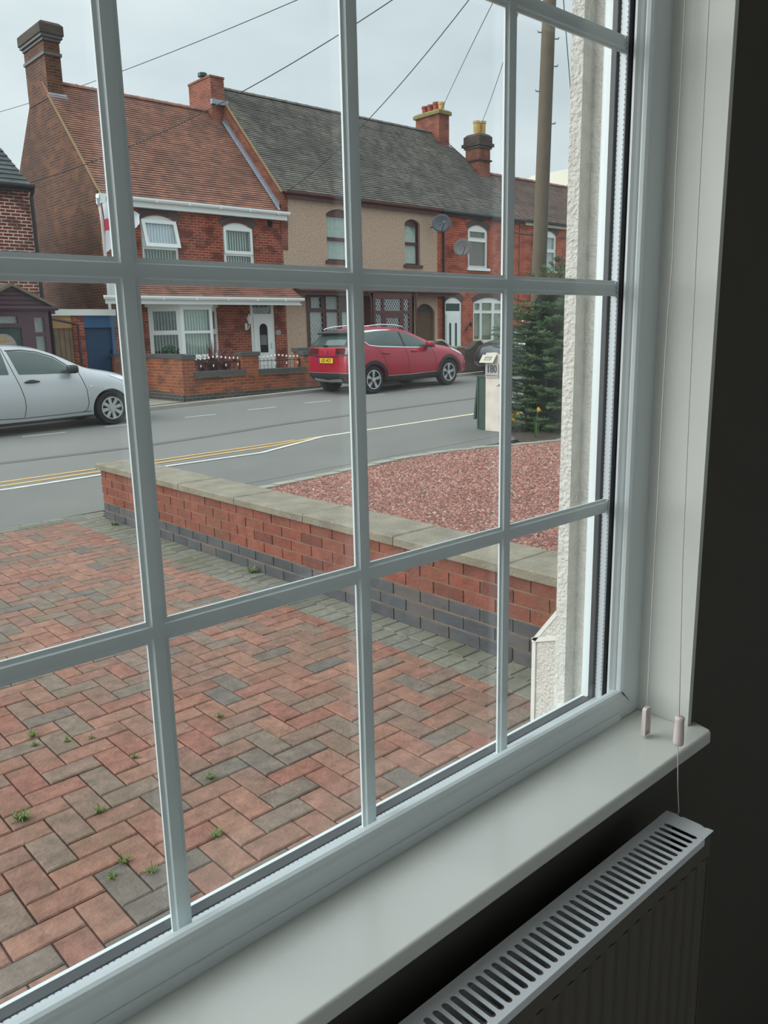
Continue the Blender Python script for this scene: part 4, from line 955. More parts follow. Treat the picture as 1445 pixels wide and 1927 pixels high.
# ---------------------------------------------------------------- house E : brown roof at the right
he = thing('house', 'terraced house with brown tile roof partly hidden behind the wooden pole', 'house', (31, 23, .7), 'terraced houses across the road')
roof_mat('roof_brown', (142, 120, 108), (126, 106, 98), (106, 92, 88), (1.0, .5, (92, 84, 82)), 1/.669)
w6 = (28.75, 29.75, 4.0, 5.42)
MB().plate(rect(27.25, 37, .2, 5.95), [arch(*w6, .17)], .25, 'y', FY).build('front_wall', 'brick_d', he)
S4 = math.hypot(2.35, 2.35*.9)
house_roof('roof_front', 'roof_brown', he, 21.38, 5.87, 2.35, 2.35*.9, [(0, 27.32, 37), (S4, 27.4, 37)])
ridge(he, 27.5, 36.9, 23.74, 7.99, 'roof_red', .10)
MB().add([(27.4, 23.73, 7.98), (37, 23.73, 7.98), (37, 26.4, 5.6), (27.4, 26.4, 5.6)], [(0, 1, 2, 3)]).build('roof_rear', 'roof_brown', he)
MB().box(27.3, 37, 26.3, 26.5, .2, 5.7).build('rear_wall', 'brick_dark', he)
MB().prism([(FY+.24, .2), (26.3, .2), (26.3, 5.6), (23.7, 7.9), (21.4, 5.8)], .2, 'x', 36.8).build('side_wall', 'brick_d', he)
gutter(he, 27.4, 37, 21.30, 5.88, 'black_gutter', fascia=.16, fmat='cream_render')
MB().tube([(27.28, 21.36, 5.86), (27.28, 23.0, 7.50)], .04, 6).build('verge', 'pot_red', he)
window(he, *w6, FY+.05, 'upvc_shop', [(w6[0]+.09, w6[1]-.09, 4.08, 4.75), (w6[0]+.12, w6[1]-.12, 4.88, 5.34)], rise=.17, blind='net', sill=(.1, .08, 'upvc_shop'))
brick_arch(he, w6[0]-.03, w6[1]+.03, 5.42, .18, .24, FY)
MB().tube([(28.15, 21.42, 5.45), (28.15, 21.42, .6)], .045, 8).build('downpipe', 'dish_grey', he)
MB().box(26.8, 28.1, FY-.006, FY+.01, 5.34, 5.40).box(29.95, 36, FY-.006, FY+.01, 5.34, 5.40).build('string_course', 'arch_brick', he)
# white gabled building rising behind it
hf = thing('building', 'cream gabled building with a brick chimney just showing above the brown roof', 'building', (38, 26.5, .7))
MB().prism([(36.0, .8), (42, .8), (42, 8.3), (39.0, 10.0), (36.0, 8.35)], 4, 'y', 26.0).build('gable_wall', 'cream_render', hf)
MB().box(38.2, 38.8, 26.1, 26.7, 8.5, 11.4).build('chimney', 'brick_stack', hf)

# ---------------------------------------------------------------- house A : left neighbour
ha = thing('house', 'red brick house with white mortar, black gutter and maroon porch at the left', 'house', (5, 23.5, .4), 'terraced houses across the road')
roof_mat('roof_slate', (104, 108, 108), (90, 94, 96), (76, 80, 84), (1.5, .4, (84, 88, 84)), 1/.86)
MB().box(1.0, 7.95, FY, FY+.25, .2, 5.25).build('front_wall', 'brick_a', ha)
MB().box(7.7, 7.95, FY+.25, 26.5, .2, 5.25).build('side_wall', 'brick_a', ha)
house_roof('roof_front', 'roof_slate', ha, 21.36, 5.30, 1.6, 2.72, [(0, .8, 7.98), (.25, .8, 7.86), (math.hypot(1.6, 2.72), .8, 6.6)], course=.13)
MB().box(.8, 8.0, 21.42, 21.9, 5.18, 5.26).build('soffit', 'black_gutter', ha)
gutter(ha, .8, 8.03, 21.30, 5.28, 'black_gutter', fascia=.12)
MB().tube([(8.0, 21.32, 5.2), (7.98, 21.42, 5.05), (7.98, 21.43, 2.5)], .045, 8).build('downpipe', 'black_gutter', ha)
PY = 20.6; roof_mat('roof_porch', (132, 118, 104), (116, 104, 92), (104, 96, 84), (2, .5, (100, 98, 80)), 1.0)
ph = MB()
pg_ = [(6.02, 2.38), (7.92, 2.38), (6.97, 2.86)]
po = MB().prism(pg_, .06, 'y', PY+.04).build('porch_gable', 'maroon_porch', ha)
m = MB()
for i in range(4): z = 2.42+i*.105; t = (z-2.38)/.48; m.box(6.02+.95*t+.03, 7.92-.95*t-.03, PY+.030, PY+.045, z, z+.012)
m.build('cladding_joints', 'black_void', po)
m = MB()
for (a, b) in (((6.97, 2.93), (8.02, 2.39)), ((6.97, 2.93), (5.92, 2.39))):
    m.add([(a[0], PY-.08, a[1]), (b[0], PY-.08, b[1]), (b[0], FY, b[1]), (a[0], FY, a[1]), (a[0], PY-.08, a[1]-.07), (b[0], PY-.08, b[1]-.07), (b[0], FY, b[1]-.07), (a[0], FY, a[1]-.07)], [(0, 1, 2, 3), (4, 7, 6, 5), (0, 4, 5, 1), (1, 5, 6, 2), (2, 6, 7, 3), (3, 7, 4, 0)])
m.build('porch_roof', 'roof_porch', po)
MB().lathe([(.09, 0), (.09, .9)], (6.97, 0, 2.90), 'y', 10).build('none', 'roof_porch', po) if False else None
gutter(ha, 5.95, 8.0, PY-.05, 2.37, 'maroon_porch', name='porch_gutter', fascia=.14)
PH = [(7.42, 7.66, .9, 1.68), (7.42, 7.66, 1.78, 2.13), (6.30, 7.04, 2.0, 2.16)]
pw_ = MB().plate(rect(6.0, 7.85, .3, 2.28), [rect(*h) for h in PH]+[rect(6.26, 7.10, .34, 1.90)], .08, 'y', PY).build('porch_frame', 'maroon_porch', ha)
g = MB(); c_ = MB()
for h in PH: g.box(h[0], h[1], PY+.04, PY+.05, h[2], h[3]); c_.box(h[0], h[1], PY+.2, PY+.21, h[2], h[3])
g.build('porch_glass', 'house_glass', pw_); c_.build('net_curtain', 'net', pw_)
MB().box(7.77, 7.85, PY, FY, .3, 2.28).build('porch_side', 'maroon_porch', pw_)
dd = MB().plate(rect(6.26, 7.10, .34, 1.90), [arch(6.40, 6.97, 1.45, 1.52, .25)], .05, 'y', PY+.05).build('porch_door', 'dark_green_door', ha)
MB().prism(arch(6.40, 6.97, 1.45, 1.52, .25), .01, 'y', PY+.07).build('door_glass', 'dish_grey_b', dd)
m = MB(); lat(m, 6.60, 6.78, 1.5, 1.74, PY+.062, .09, .12, .014); m.box(6.40, 6.97, PY+.058, PY+.064, 1.52, 1.535); m.box(6.40, 6.97, PY+.058, PY+.064, 1.60, 1.61); m.build('door_leading', 'pot_buff', dd)

# ---------------------------------------------------------------- gap between A and B: flat roofed passage
ps = thing('passage_store', 'flat roofed store with blue door and boarded wooden door between two houses', 'outbuilding', (8.9, 21.2, .2))
MB().box(8.02, 9.78, 21.18, 21.24, 2.19, 2.35).build('fascia', 'white_paint', ps)
MB().box(8.02, 9.78, 21.24, 23.5, 2.30, 2.34).build('flat_roof', 'asphalt', ps)
MB().box(8.60, 8.90, 21.22, 21.44, .2, 2.19).build('brick_pier', 'brick_b', ps)
MB().box(8.0, 8.60, 21.26, 21.32, 1.88, 2.19).build('plywood_panel', 'ply', ps)
MB().box(8.0, 8.60, 21.28, 21.33, .2, 1.88).build('wooden_door', 'old_wood', ps)
m = MB(); 
for i in range(4): m.box(8.12+i*.13, 8.128+i*.13, 21.274, 21.285, .2, 1.86)
m.build('board_joints', 'black_void', ps)
MB().box(8.90, 9.78, 21.24, 21.30, 1.88, 2.19).build('lintel_board', 'blue_paint', ps)
bdo = MB().box(8.92, 9.66, 21.34, 21.39, .2, 1.88).build('blue_door', 'blue_door', ps)
MB().box(9.60, 9.62, 21.31, 21.34, 1.15, 1.3).build('handle', 'black_void', bdo)
MB().box(9.66, 9.74, 21.27, 21.40, .2, 1.88).build('door_post', 'blue_paint', ps)
MB().tube([(7.95, 21.12, 2.13), (8.62, 21.12, 1.99), (8.70, 21.12, 1.95), (8.72, 21.12, .2)], .035, 8).build('downpipe', 'maroon_porch', ps)

# ---------------------------------------------------------------- garden wall of house B
gw2 = thing('garden_wall', 'orange brick garden wall with dark coping and iron railings before the bay window', 'wall', (11.5, 17.6, .1))
GY0, GY1 = 17.5, 17.73
wall_profile = [(9.60, -.1), (14.3, -.1), (14.3, 1.12), (13.17, 1.12), (13.17, .64), (11.76, .64), (11.76, 1.10), (11.25, 1.10), (11.25, .66), (9.93, .66), (9.93, 1.08), (9.60, 1.08)]
MB().prism(wall_profile, GY1-GY0, 'y', GY0).build('brickwork', 'brick_wall_b', gw2)
MB().box(9.60, 9.83, GY1, 21.3, -.1, 1.10).build('return_wall', 'brick_wall_b', gw2)
m = MB(); m.prism([(9.588, -.1), (14.32, -.1), (14.32, .26), (9.588, .24)], .012, 'y', GY0-.012); m.prism([(GY0-.012, -.1), (21.3, -.1), (21.3, .46), (GY0-.012, .24)], .012, 'x', 9.588); tag(m.build('blue_plinth', 'brick_blue', gw2))
for x0, x1, z in ((9.57, 9.96, 1.08), (11.22, 11.79, 1.10), (13.14, 14.3, 1.06)):
    MB().box(x0, x1, GY0-.03, GY1+.03, z, z+.10).build('coping', 'blue_cap', gw2)
MB().box(9.57, 9.86, GY1+.03, 21.3, 1.10, 1.20).build('coping', 'blue_cap', gw2)
for x0, x1, z in ((9.90, 11.36, .66), (11.74, 13.22, .64)):
    MB().box(x0, x1, GY0-.03, GY1+.03, z, z+.115).build('coping', 'blue_cap', gw2)
    m = MB(); x = x0
    while x < x1: m.box(x, x+.035, GY0-.045, GY0, z-.03, z-.002); x += .055
    m.build('tile_creasing', 'verge_mortar', gw2)
def railing(x0, x1, z0, zt, label):
    r_ = thing('railing', label, 'railing', ((x0+x1)/2, 17.6, z0), 'white knobbed railings on the garden wall')
    y = 17.6; n = int(round((x1-x0)/.115)); m = MB()
    m.tube([(x0, y, zt), (x1, y, zt)], .009, 5)
    m.build('top_rail', 'black_iron', r_)
    MB().box(x1-.02, x1+.02, y-.02, y+.02, z0, zt+.02).build('end_post', 'black_iron', r_)
    for i in range(n):
        x = x0+(i+.5)*(x1-x0)/n; low = i < n*.28
        b = MB().tube([(x, y, z0), (x, y, zt+.05)], .006, 5); b.build('baluster', 'black_iron', r_)
        zk = zt+.075+(.05*math.exp(-((i-n*.42)/2.2)**2))
        kk = MB().lathe([(0, -.03), (.022, -.012), (.022, .012), (0, .035)], (x, y, zk), 'z', 8); kk.build('white_finial', 'white_knob', r_)
        if i % 3 == 1: MB().lathe([(0, -.04), (.02, -.015), (.012, 0), (.02, .015), (0, .04)], (x, y, (z0+zt)/2+.02), 'z', 8).build('white_collar', 'white_knob', r_)
    return r_
railing(9.98, 11.26, .775, .985, 'black iron railing with white knobs in front of the spiky purple plant')
railing(11.80, 13.10, .755, .965, 'black iron railing with white knobs in front of the white front door')

# spiky purple cordyline
cp = thing('spiky_plant', 'spiky purple leaved plant growing behind the railing under the bay window', 'plant', (11.1, 18.0, .45))
m = MB(); random.seed(5)
for cx_, n, R_ in ((10.72, 70, .78), (11.05, 60, .66), (10.42, 34, .45)):
    for k in range(n):
        a = random.uniform(0, 2*PI); el_ = random.uniform(.25, 1.45); L_ = R_*random.uniform(.6, 1.15); w_ = .014
        dx, dy_, dz_ = math.cos(a)*math.cos(el_), math.sin(a)*math.cos(el_)*.6, math.sin(el_)
        b_ = Vector((cx_+random.uniform(-.06, .06), 18.0+random.uniform(-.1, .1), .74)); t = b_+Vector((dx, dy_, dz_))*L_; md = b_+Vector((dx, dy_, dz_))*L_*.5+Vector((0, 0, .04)); s_ = Vector((-dy_, dx, .1)).normalized()*w_
        if s_.length < .001: s_ = Vector((w_, 0, 0))
        m.add([b_-s_, b_+s_, md+s_*1.2, t-Vector((0, 0, .05*math.cos(el_))), md-s_*1.2], [(0, 1, 2, 4), (4, 2, 3)])
m.build('leaves', 'cordyline', cp)
MB().tube([(10.95, 18, .3), (10.95, 18, .65)], .04, 6).build('stem', 'old_wood', cp)
def bush(name, lab, cx_, cy_, cz_, r, mname, n=260, leaf=.05):
    t = thing(name, lab, 'plant', (cx_, cy_, cz_-r)); m = MB()
    for k in range(n):
        v = Vector((random.gauss(0, 1), random.gauss(0, 1), random.gauss(0, 1))).normalized()*r*random.uniform(.45, 1)
        p = Vector((cx_, cy_, cz_))+v; u = Vector((random.gauss(0, 1), random.gauss(0, 1), random.gauss(0, 1))).normalized()*leaf; w_ = u.cross(Vector((random.gauss(0, 1), random.gauss(0, 1), 1))).normalized()*leaf*.4
        m.add([p-u, p+w_, p+u, p-w_], [(0, 1, 2, 3)])
    m.build('leaves', mname, t); MB().tube([(cx_, cy_, cz_-r*1.1), (cx_, cy_, cz_)], .02, 5).build('stem', 'old_wood', t); return t
bush('potted_shrub', 'small dark green shrub showing above the wall coping left of the bay window', 9.98, 18.7, 1.22, .22, 'shrub_green')

# walls before the other houses
cw = thing('garden_wall', 'brick garden wall with dark coping in front of the pebbledashed house', 'wall', (17, 18.4, .2))
MB().box(13.6, 19.0, 18.3, 18.53, .1, 1.14).build('brickwork', 'brick_wall_b', cw)
MB().box(13.55, 19.03, 18.26, 18.57, 1.14, 1.24).build('coping', 'blue_cap', cw)
dw = thing('garden_wall', 'dark weathered brick wall with humped top and pale coping right of the red car', 'wall', (20.5, 17.6, .3))
hump = lambda x: 1.03+.26*math.exp(-((x-20.18)/.26)**2)
pts = [(19.46, .2), (23.5, .2), (23.5, 1.0)]+[(x_/20, hump(x_/20)) for x_ in range(460, 388, -2)]
MB().prism(pts, .23, 'y', 17.5).build('brickwork', 'brick_dark', dw)
MB().box(19.10, 19.46, 17.45, 17.78, .2, 1.08).build('pier', 'brick_wall_b', dw)
m = MB(); m.box(19.07, 19.49, 17.42, 17.81, 1.08, 1.14); m.build('pier_cap', 'concrete', dw)
m = MB(); xs_ = [20.22+i*.05 for i in range(12)]
m.prism([(x_, hump(x_)+.005) for x_ in xs_]+[(x_, hump(x_)+.05) for x_ in reversed(xs_)], .30, 'y', 17.47); m.build('pale_coping', 'cream_render', dw)
dv = thing('garden_wall', 'dark divider wall with sloping pale coping running back to the arched doorway', 'wall', (20, 19.2, .4))
for k_i, (xw, y0_, zt_) in enumerate(((19.9, 18.9, 1.28),)):
    MB().prism([(xw-.75, .3), (xw+.75, .3), (xw+.75, 1.10)]+[(xw+.75-1.5*i/14, 1.02+.27*math.exp(-((i-7)/3.2)**2)) for i in range(1, 14)]+[(xw-.75, 1.10)], .22, 'y', y0_).build('brickwork', 'brick_dark', dv)
    m = MB(); us = [i/14 for i in range(2, 8)]
    m.prism([(xw+.75-1.5*u, 1.025+.27*math.exp(-((u*14-7)/3.2)**2)) for u in us]+[(xw+.75-1.5*u, 1.08+.27*math.exp(-((u*14-7)/3.2)**2)) for u in reversed(us)], .28, 'y', y0_-.03); m.build('pale_coping', 'cream_render', dv)

# satellite dishes
def dish(x, y, z, lab, mm):
    t = thing('satellite_dish', lab, 'satellite dish', (x, y, z))
    m = MB(); m.lathe([(0, .06), (.12, .05), (.24, .02), (.33, -.03), (.335, -.03), (.335, -.045), (.24, 0), (.12, .03), (0, .04)], (0, 0, 0), 'y', 26)
    R_ = Matrix.Rotation(math.radians(-18), 3, 'X') @ Matrix.Rotation(math.radians(-28), 3, 'Z')
    m.v = [tuple(Matrix.Rotation(math.radians(-25), 3, 'Z') @ (Matrix.Rotation(math.radians(14), 3, 'X') @ Vector((p[0]*1.08, p[1], p[2]*.92)))+Vector((x, y, z))) for p in m.v]
    m.build('reflector', mm, t, smooth=True)
    MB().tube([(x, y+.05, z-.05), (x+.02, y+.15, z-.1), (x+.02, FY, z-.1)], .018, 6).build('mount', 'black_iron', t)
    MB().tube([(x-.02, y-.03, z-.28), (x-.16, y-.22, z-.2), (x-.2, y-.34, z-.02)], .012, 6).build('feed_arm', 'black_iron', t)
    MB().box(x-.23, x-.17, y-.38, y-.30, z-.05, z+.03).build('receiver', 'dish_grey', t)
dish(22.10, 20.95, 5.36, 'dark grey satellite dish below the gutter where pebbledash meets brick', 'dish_grey')
dish(23.30, 21.05, 4.60, 'pale grey satellite dish on red brick left of the upper window', 'dish_grey_b')
# ================================================================== CARS
mat('car_silver', (180, 184, 186), .28, metal=.35, coat=.6)
mat('car_red', (158, 10, 42), .3, metal=.0, coat=.35)
mat('car_dark', (46, 50, 58), .25, metal=.3, coat=.8)
mat('car_black', (30, 31, 34), .5)
mat('car_glass', (66, 82, 78), .04, spec=.8)
mat('tyre', (34, 34, 35), .85)
mat('alloy', (196, 198, 198), .3, metal=.7)
mat('alloy_dark', (40, 41, 44), .4, metal=.3)
mat('chrome', (216, 220, 222), .15, metal=.9)
mat('tail_red', (84, 14, 24), .15, coat=.8)
mat('head_lamp', (206, 214, 216), .12, metal=.4, coat=.8)
mat('plate_yellow', (228, 190, 30), .5)
mat('plate_blue', (40, 60, 150), .5)
mat('plate_black', (22, 22, 22), .6)
KEYS = ('zb', 'wb', 'wm', 'zs', 'ws', 'zt', 'wt')
def catmull(tab, n):
    xs = [r[0] for r in tab]; out = []
    for i in range(n+1):
        x = xs[0]+(xs[-1]-xs[0])*i/n
        k = max(j for j in range(len(xs)) if xs[j] <= x+1e-9); k = min(k, len(xs)-2)
        t = (x-xs[k])/(xs[k+1]-xs[k]); row = [x]
        for c in range(1, 8):
            p1, p2 = tab[k][c], tab[k+1][c]; h = xs[k+1]-xs[k]
            m1 = (p2-tab[k-1][c])/(xs[k+1]-xs[k-1])*h if k > 0 else (p2-p1)
            m2 = (tab[k+2][c]-p1)/(xs[k+2]-xs[k])*h if k+2 < len(xs) else (p2-p1)
            d = p2-p1
            if d == 0: m1 = m2 = 0
            else:
                m1 = max(0, min(m1/d, 3))*d; m2 = max(0, min(m2/d, 3))*d
            row.append((2*t**3-3*t**2+1)*p1+(t**3-2*t**2+t)*m1+(-2*t**3+3*t**2)*p2+(t**3-t**2)*m2)
        out.append(row)
    return out
def section(r):
    x, zb, wb, wm, zs, ws, zt, wt = r; P = [(0, zb), (wb*.6, zb), (wb*.93, zb+.01), (wb+(wm-wb)*.45, zb+.05)]
    hgt = zs-zb
    P += [(wm-(wm-wb)*.12, zb+.20*hgt), (wm, zb+.42*hgt), (wm-.004, zb+.62*hgt), (wm-(wm-ws)*.25, zb+.80*hgt), (wm-(wm-ws)*.62, zb+.93*hgt), (ws, zs)]
    gh = zt-zs
    for t in (.2, .4, .6, .8): P.append((ws+(wt-ws)*(t**1.25), zs+gh*.93*t))
    P += [(wt-.015, zs+gh*.95), (wt-.07, zs+gh*.985), (wt*.6, zt+.012), (wt*.3, zt+.02), (0, zt+.022)]
    return P
def build_car(name, label, loc, yaw, tab, wheels, wr, paint, group=None):
    pitch_ = -math.atan(.0227)*(1 if abs(yaw) < 1 else -1)
    root = thing(name, label, 'car', loc, group, rot=(0, pitch_, yaw))
    st = catmull(tab, 110); m = MB(); rings = []
    for r in st:
        h = section(r); full = [(-y, z) for y, z in h]+[(y, z) for y, z in reversed(h[1:-1])]
        rings.append([(r[0], y, z) for y, z in full])
    n = len(rings[0]); vs = [p for rg in rings for p in rg]; fs = []
    for i in range(len(rings)-1): fs += [(i*n+k, i*n+(k+1) % n, (i+1)*n+(k+1) % n, (i+1)*n+k) for k in range(n)]
    fs += [tuple(range(n)), tuple((len(rings)-1)*n+k for k in range(n))[::-1]]
    m.add(vs, fs); raw = m.build('body', paint, root)
    # full surface for projecting details
    bvh = BVHTree.FromPolygons([Vector(v) for v in m.v], m.f)
    # wheel housings
    cutters = []
    for wx in wheels:
        for sgn in (-1, 1):
            c = MB(); c.lathe([(0, 0), (wr+.045, 0), (wr+.045, .36), (0, .36)], (wx, sgn*.72-.18, wr), 'y', 40); co_ = c.build('cut', None, root); cutters.append(co_)
            md = raw.modifiers.new('arch', 'BOOLEAN'); md.object = co_; md.operation = 'DIFFERENCE'; md.solver = 'EXACT'
    dg = bpy.context.evaluated_depsgraph_get(); dg.update()
    me = bpy.data.meshes.new_from_object(raw.evaluated_get(dg)); raw.modifiers.clear(); raw.data = me
    for co_ in cutters: bpy.data.objects.remove(co_)
    smooth_by_angle(raw, 38)
    return root, raw, bvh
def patch(bvh, name, mname, parent, fn, nu, nv, off=.004, thick=0, smooth=True):
    """project a grid of rays onto the bodywork and lift it slightly"""
    vs = []; ok = []
    for j in range(nv+1):
        for i in range(nu+1):
            o, d = fn(i/nu, j/nv); hit = bvh.ray_cast(Vector(o), Vector(d).normalized())
            if hit[0] is None: vs.append((0, 0, 0)); ok.append(False)
            else:
                nn = hit[1]; 
                if nn.dot(Vector(d)) > 0: nn = -nn
                vs.append(tuple(hit[0]+nn*off)); ok.append(True)
    fs = []
    for j in range(nv):
        for i in range(nu):
            q = (j*(nu+1)+i, j*(nu+1)+i+1, (j+1)*(nu+1)+i+1, (j+1)*(nu+1)+i)
            if all(ok[k] for k in q): fs.append(q)
    m = MB().add(vs, fs); o = m.build(name, mname, parent, smooth=smooth)
    # keep normals outward
    if thick:
        s = o.modifiers.new('solid', 'SOLIDIFY'); s.thickness = thick; s.offset = 0
    return o
def side_quad(top, bot, sgn):
    """top, bot: polylines in (x,z); v from bot to top"""
    def ev(pl, u):
        n = len(pl)-1; 
        tot = [0]
        for a, b in zip(pl[:-1], pl[1:]): tot.append(tot[-1]+math.hypot(b[0]-a[0], b[1]-a[1]))
        s = u*tot[-1]
        for k in range(n):
            if s <= tot[k+1]+1e-9:
                t = (s-tot[k])/(tot[k+1]-tot[k]); return pl[k][0]+(pl[k+1][0]-pl[k][0])*t, pl[k][1]+(pl[k+1][1]-pl[k][1])*t
        return pl[-1]
    def fn(u, v):
        a, b = ev(bot, u), ev(top, u); x, z = a[0]+(b[0]-a[0])*v, a[1]+(b[1]-a[1])*v
        return (x, sgn*2, z), (0, -sgn, 0)
    return fn
def side_line(pl, w, sgn):
    P = [Vector(p) for p in pl]; L_ = []; R_ = []
    for i, p in enumerate(P):
        d = (P[min(i+1, len(P)-1)]-P[max(i-1, 0)]).normalized(); n_ = Vector((-d.y, d.x))*w/2; L_.append(tuple(p+n_)); R_.append(tuple(p-n_))
    return side_quad(L_, R_, sgn)
def wheel(root, x, side, r, spokes, rimr, tone='alloy', width=.19, twin=False):
    sgn = side; yc = sgn*.735; prof = [(rimr, -width/2), (r*.93, -width/2), (r, -width*.32), (r, width*.32), (r*.93, width/2), (rimr, width/2), (rimr*.97, width*.3), (rimr*.97, -width*.3), (rimr, -width/2)]
    ty = MB().lathe(prof, (x, yc, r), 'y', 36).build('wheel', 'tyre', root); smooth_by_angle(ty, 40)
    m = MB(); yo = yc+sgn*width*.36
    m.lathe([(rimr*1.0, -.012), (rimr*1.0, .012), (rimr*.90, .012), (rimr*.88, -.03), (rimr*.98, -.03), (rimr, -.012)], (x, yo, r), 'y', 36)
    m.lathe([(0, .012), (rimr*.17, .012), (rimr*.24, 0), (rimr*.24, -.03), (0, -.03)], (x, yo+(0 if sgn > 0 else 0), r), 'y', 20)
    for k in range(spokes):
        a = 2*PI*k/spokes+.2
        for da in ((-.11, .11) if twin else (0,)):
            ca, sa = math.cos(a+da), math.sin(a+da); w0, w1 = (.11, .17) if not twin else (.07, .085)
            def P(rr, t, y): return (x+ca*rr-sa*t, y, r+sa*rr+ca*t)
            r0, r1 = rimr*.15, rimr*.93; a0, a1 = rimr*w0, rimr*w1; ya, yb = yo-.010, yo+.010
            m.add([P(r0, -a0, ya), P(r0, a0, ya), P(r1, a1, ya), P(r1, -a1, ya), P(r0, -a0, yb), P(r0, a0, yb), P(r1, a1, yb), P(r1, -a1, yb)], [(0, 3, 2, 1), (4, 5, 6, 7), (0, 1, 5, 4), (1, 2, 6, 5), (2, 3, 7, 6), (3, 0, 4, 7)])
    m.build('alloy_rim', tone, ty)
    MB().lathe([(0, -.02), (rimr*.95, -.02), (rimr*.95, .0), (0, .0)], (x, yc+sgn*width*.12, r), 'y', 30).build('brake_disc', 'alloy_dark', ty)
def mirror(root, x, z, sgn, paint, cap=True):
    m = MB(); c = Vector((x, sgn*.90, z)); 
    for i in range(7):
        t = i/6
    vs = []; fs = []; nu, nv = 14, 8
    for j in range(nv+1):
        for i in range(nu):
            th = 2*PI*i/nu; ph = PI*j/nv
            u, v, w_ = math.sin(ph)*math.cos(th), math.sin(ph)*math.sin(th), math.cos(ph)
            f = lambda q: math.copysign(abs(q)**.6, q)
            vs.append((c.x+.085*f(u)*(1-.25*f(w_)), c.y+.115*f(w_)*1.0, c.z+.075*f(v)))
    for j in range(nv): fs += [(j*nu+i, j*nu+(i+1) % nu, (j+1)*nu+(i+1) % nu, (j+1)*nu+i) for i in range(nu)]
    m.add(vs, fs); m.tube([(x, sgn*.70, z-.05), (x, sgn*.84, z-.03)], .03, 6)
    o = m.build('wing_mirror', paint, root, smooth=True)
    if cap: MB().box(x-.085, x+.075, c.y-.10*1, c.y+.10*1, z-.078, z-.03).build('mirror_base', 'car_black', o)
    return o

# ---- silver hatchback
tabS = [(0.00, .38, .50, .56, .66, .50, .72, .42), (.03, .32, .64, .70, .86, .62, .92, .54), (.12, .26, .70, .78, .98, .72, 1.08, .60), (.30, .20, .74, .82, 1.03, .76, 1.34, .59), (.50, .18, .75, .83, 1.03, .77, 1.43, .60), (.95, .17, .76, .832, 1.02, .775, 1.475, .60), (1.40, .17, .76, .832, 1.00, .775, 1.480, .60), (1.80, .17, .76, .832, .98, .77, 1.43, .60), (2.05, .17, .76, .832, .97, .765, 1.35, .61), (2.30, .17, .76, .832, .96, .76, 1.23, .62), (2.55, .17, .76, .832, .945, .75, 1.09, .65), (2.72, .17, .76, .830, .93, .74, 1.02, .66), (2.95, .18, .76, .825, .90, .72, .975, .60), (3.20, .19, .74, .81, .85, .69, .92, .56), (3.42, .22, .70, .78, .79, .66, .84, .50), (3.60, .24, .64, .71, .70, .60, .745, .42), (3.72, .27, .54, .60, .60, .50, .63, .34), (3.78, .32, .40, .44, .52, .36, .54, .26)]
sx0 = 3.325; wrS = .30
root, body, bv = build_car('silver_car', 'silver hatchback parked at the far kerb in front of the blue door', (sx0, 14.99, zg(6.32)-.0227*3.0), 0, tabS, (.57, 3.00), wrS, 'car_silver')
for sgn in (-1, 1):
    patch(bv, 'front_side_window', 'car_glass', root, side_quad([(1.36, 1.385), (1.6, 1.378), (1.84, 1.335), (2.10, 1.235), (2.43, .99)], [(1.47, 1.00), (1.8, .985), (2.1, .975), (2.3, .968), (2.44, .965)], sgn), 20, 10, .005)
    patch(bv, 'rear_side_window', 'car_glass', root, side_quad([(.52, 1.30), (.8, 1.37), (1.27, 1.395)], [(.66, 1.04), (1.0, 1.02), (1.31, 1.008)], sgn), 16, 8, .005)
    for pl in ([(1.29, 1.43), (1.33, 1.25), (1.39, 1.02), (1.46, .78), (1.50, .60), (1.50, .44), (1.46, .29)], [(2.49, .95), (2.53, .82), (2.575, .66), (2.58, .42), (2.54, .31), (2.46, .28)], [(.70, .36), (.95, .30), (1.4, .275), (2.0, .275), (2.46, .28), (2.62, .28)]):
        patch(bv, 'panel_gap', 'car_black', root, side_line(pl, .011, sgn), 40, 1, .002)
    patch(bv, 'window_seal', 'car_black', root, side_line([(1.34, 1.395), (1.6, 1.395), (1.85, 1.352), (2.12, 1.25), (2.45, 1.0), (2.50, .962)], .016, sgn), 40, 1, .004)
    patch(bv, 'door_handle', 'car_black', root, side_quad([(1.53, .872), (1.60, .895), (1.66, .90), (1.72, .885), (1.78, .868)], [(1.53, .850), (1.60, .845), (1.66, .84), (1.72, .845), (1.78, .85)], sgn), 12, 3, .022, .016)
    patch(bv, 'side_repeater', 'head_lamp', root, side_quad([(2.62, .735), (2.69, .735)], [(2.62, .70), (2.69, .70)], sgn), 3, 2, .008)
    patch(bv, 'head_lamp', 'head_lamp', root, side_quad([(3.06, .885), (3.25, .86), (3.45, .80), (3.60, .70)], [(3.06, .870), (3.30, .76), (3.48, .66), (3.60, .60)], sgn), 14, 6, .006)
    patch(bv, 'tail_lamp', 'tail_red', root, side_quad([(.05, .98), (.20, 1.02)], [(.04, .74), (.16, .74)], sgn), 6, 6, .006)
    mirror(root, 2.32, 1.035, sgn, 'car_black', False)
    patch(bv, 'sill_trim', 'car_black', root, side_quad([(.95, .205), (1.8, .200), (2.62, .205)], [(.95, .175), (1.8, .175), (2.62, .175)], sgn), 20, 2, .003)
for x in (.57, 3.0):
    for sgn in (-1, 1): wheel(root, x, sgn, wrS, 8, .205, twin=False)
patch(bv, 'windscreen', 'car_glass', root, lambda u, v: ((3.2, -(.50+.06*v)+(1.0+.12*v)*u, .9+.0*v), (-1.0-.0*u, 0, .02)) if False else ((2.04+.52*v, -.55+1.10*u, 3), (0, 0, -1)), 14, 12, .006)
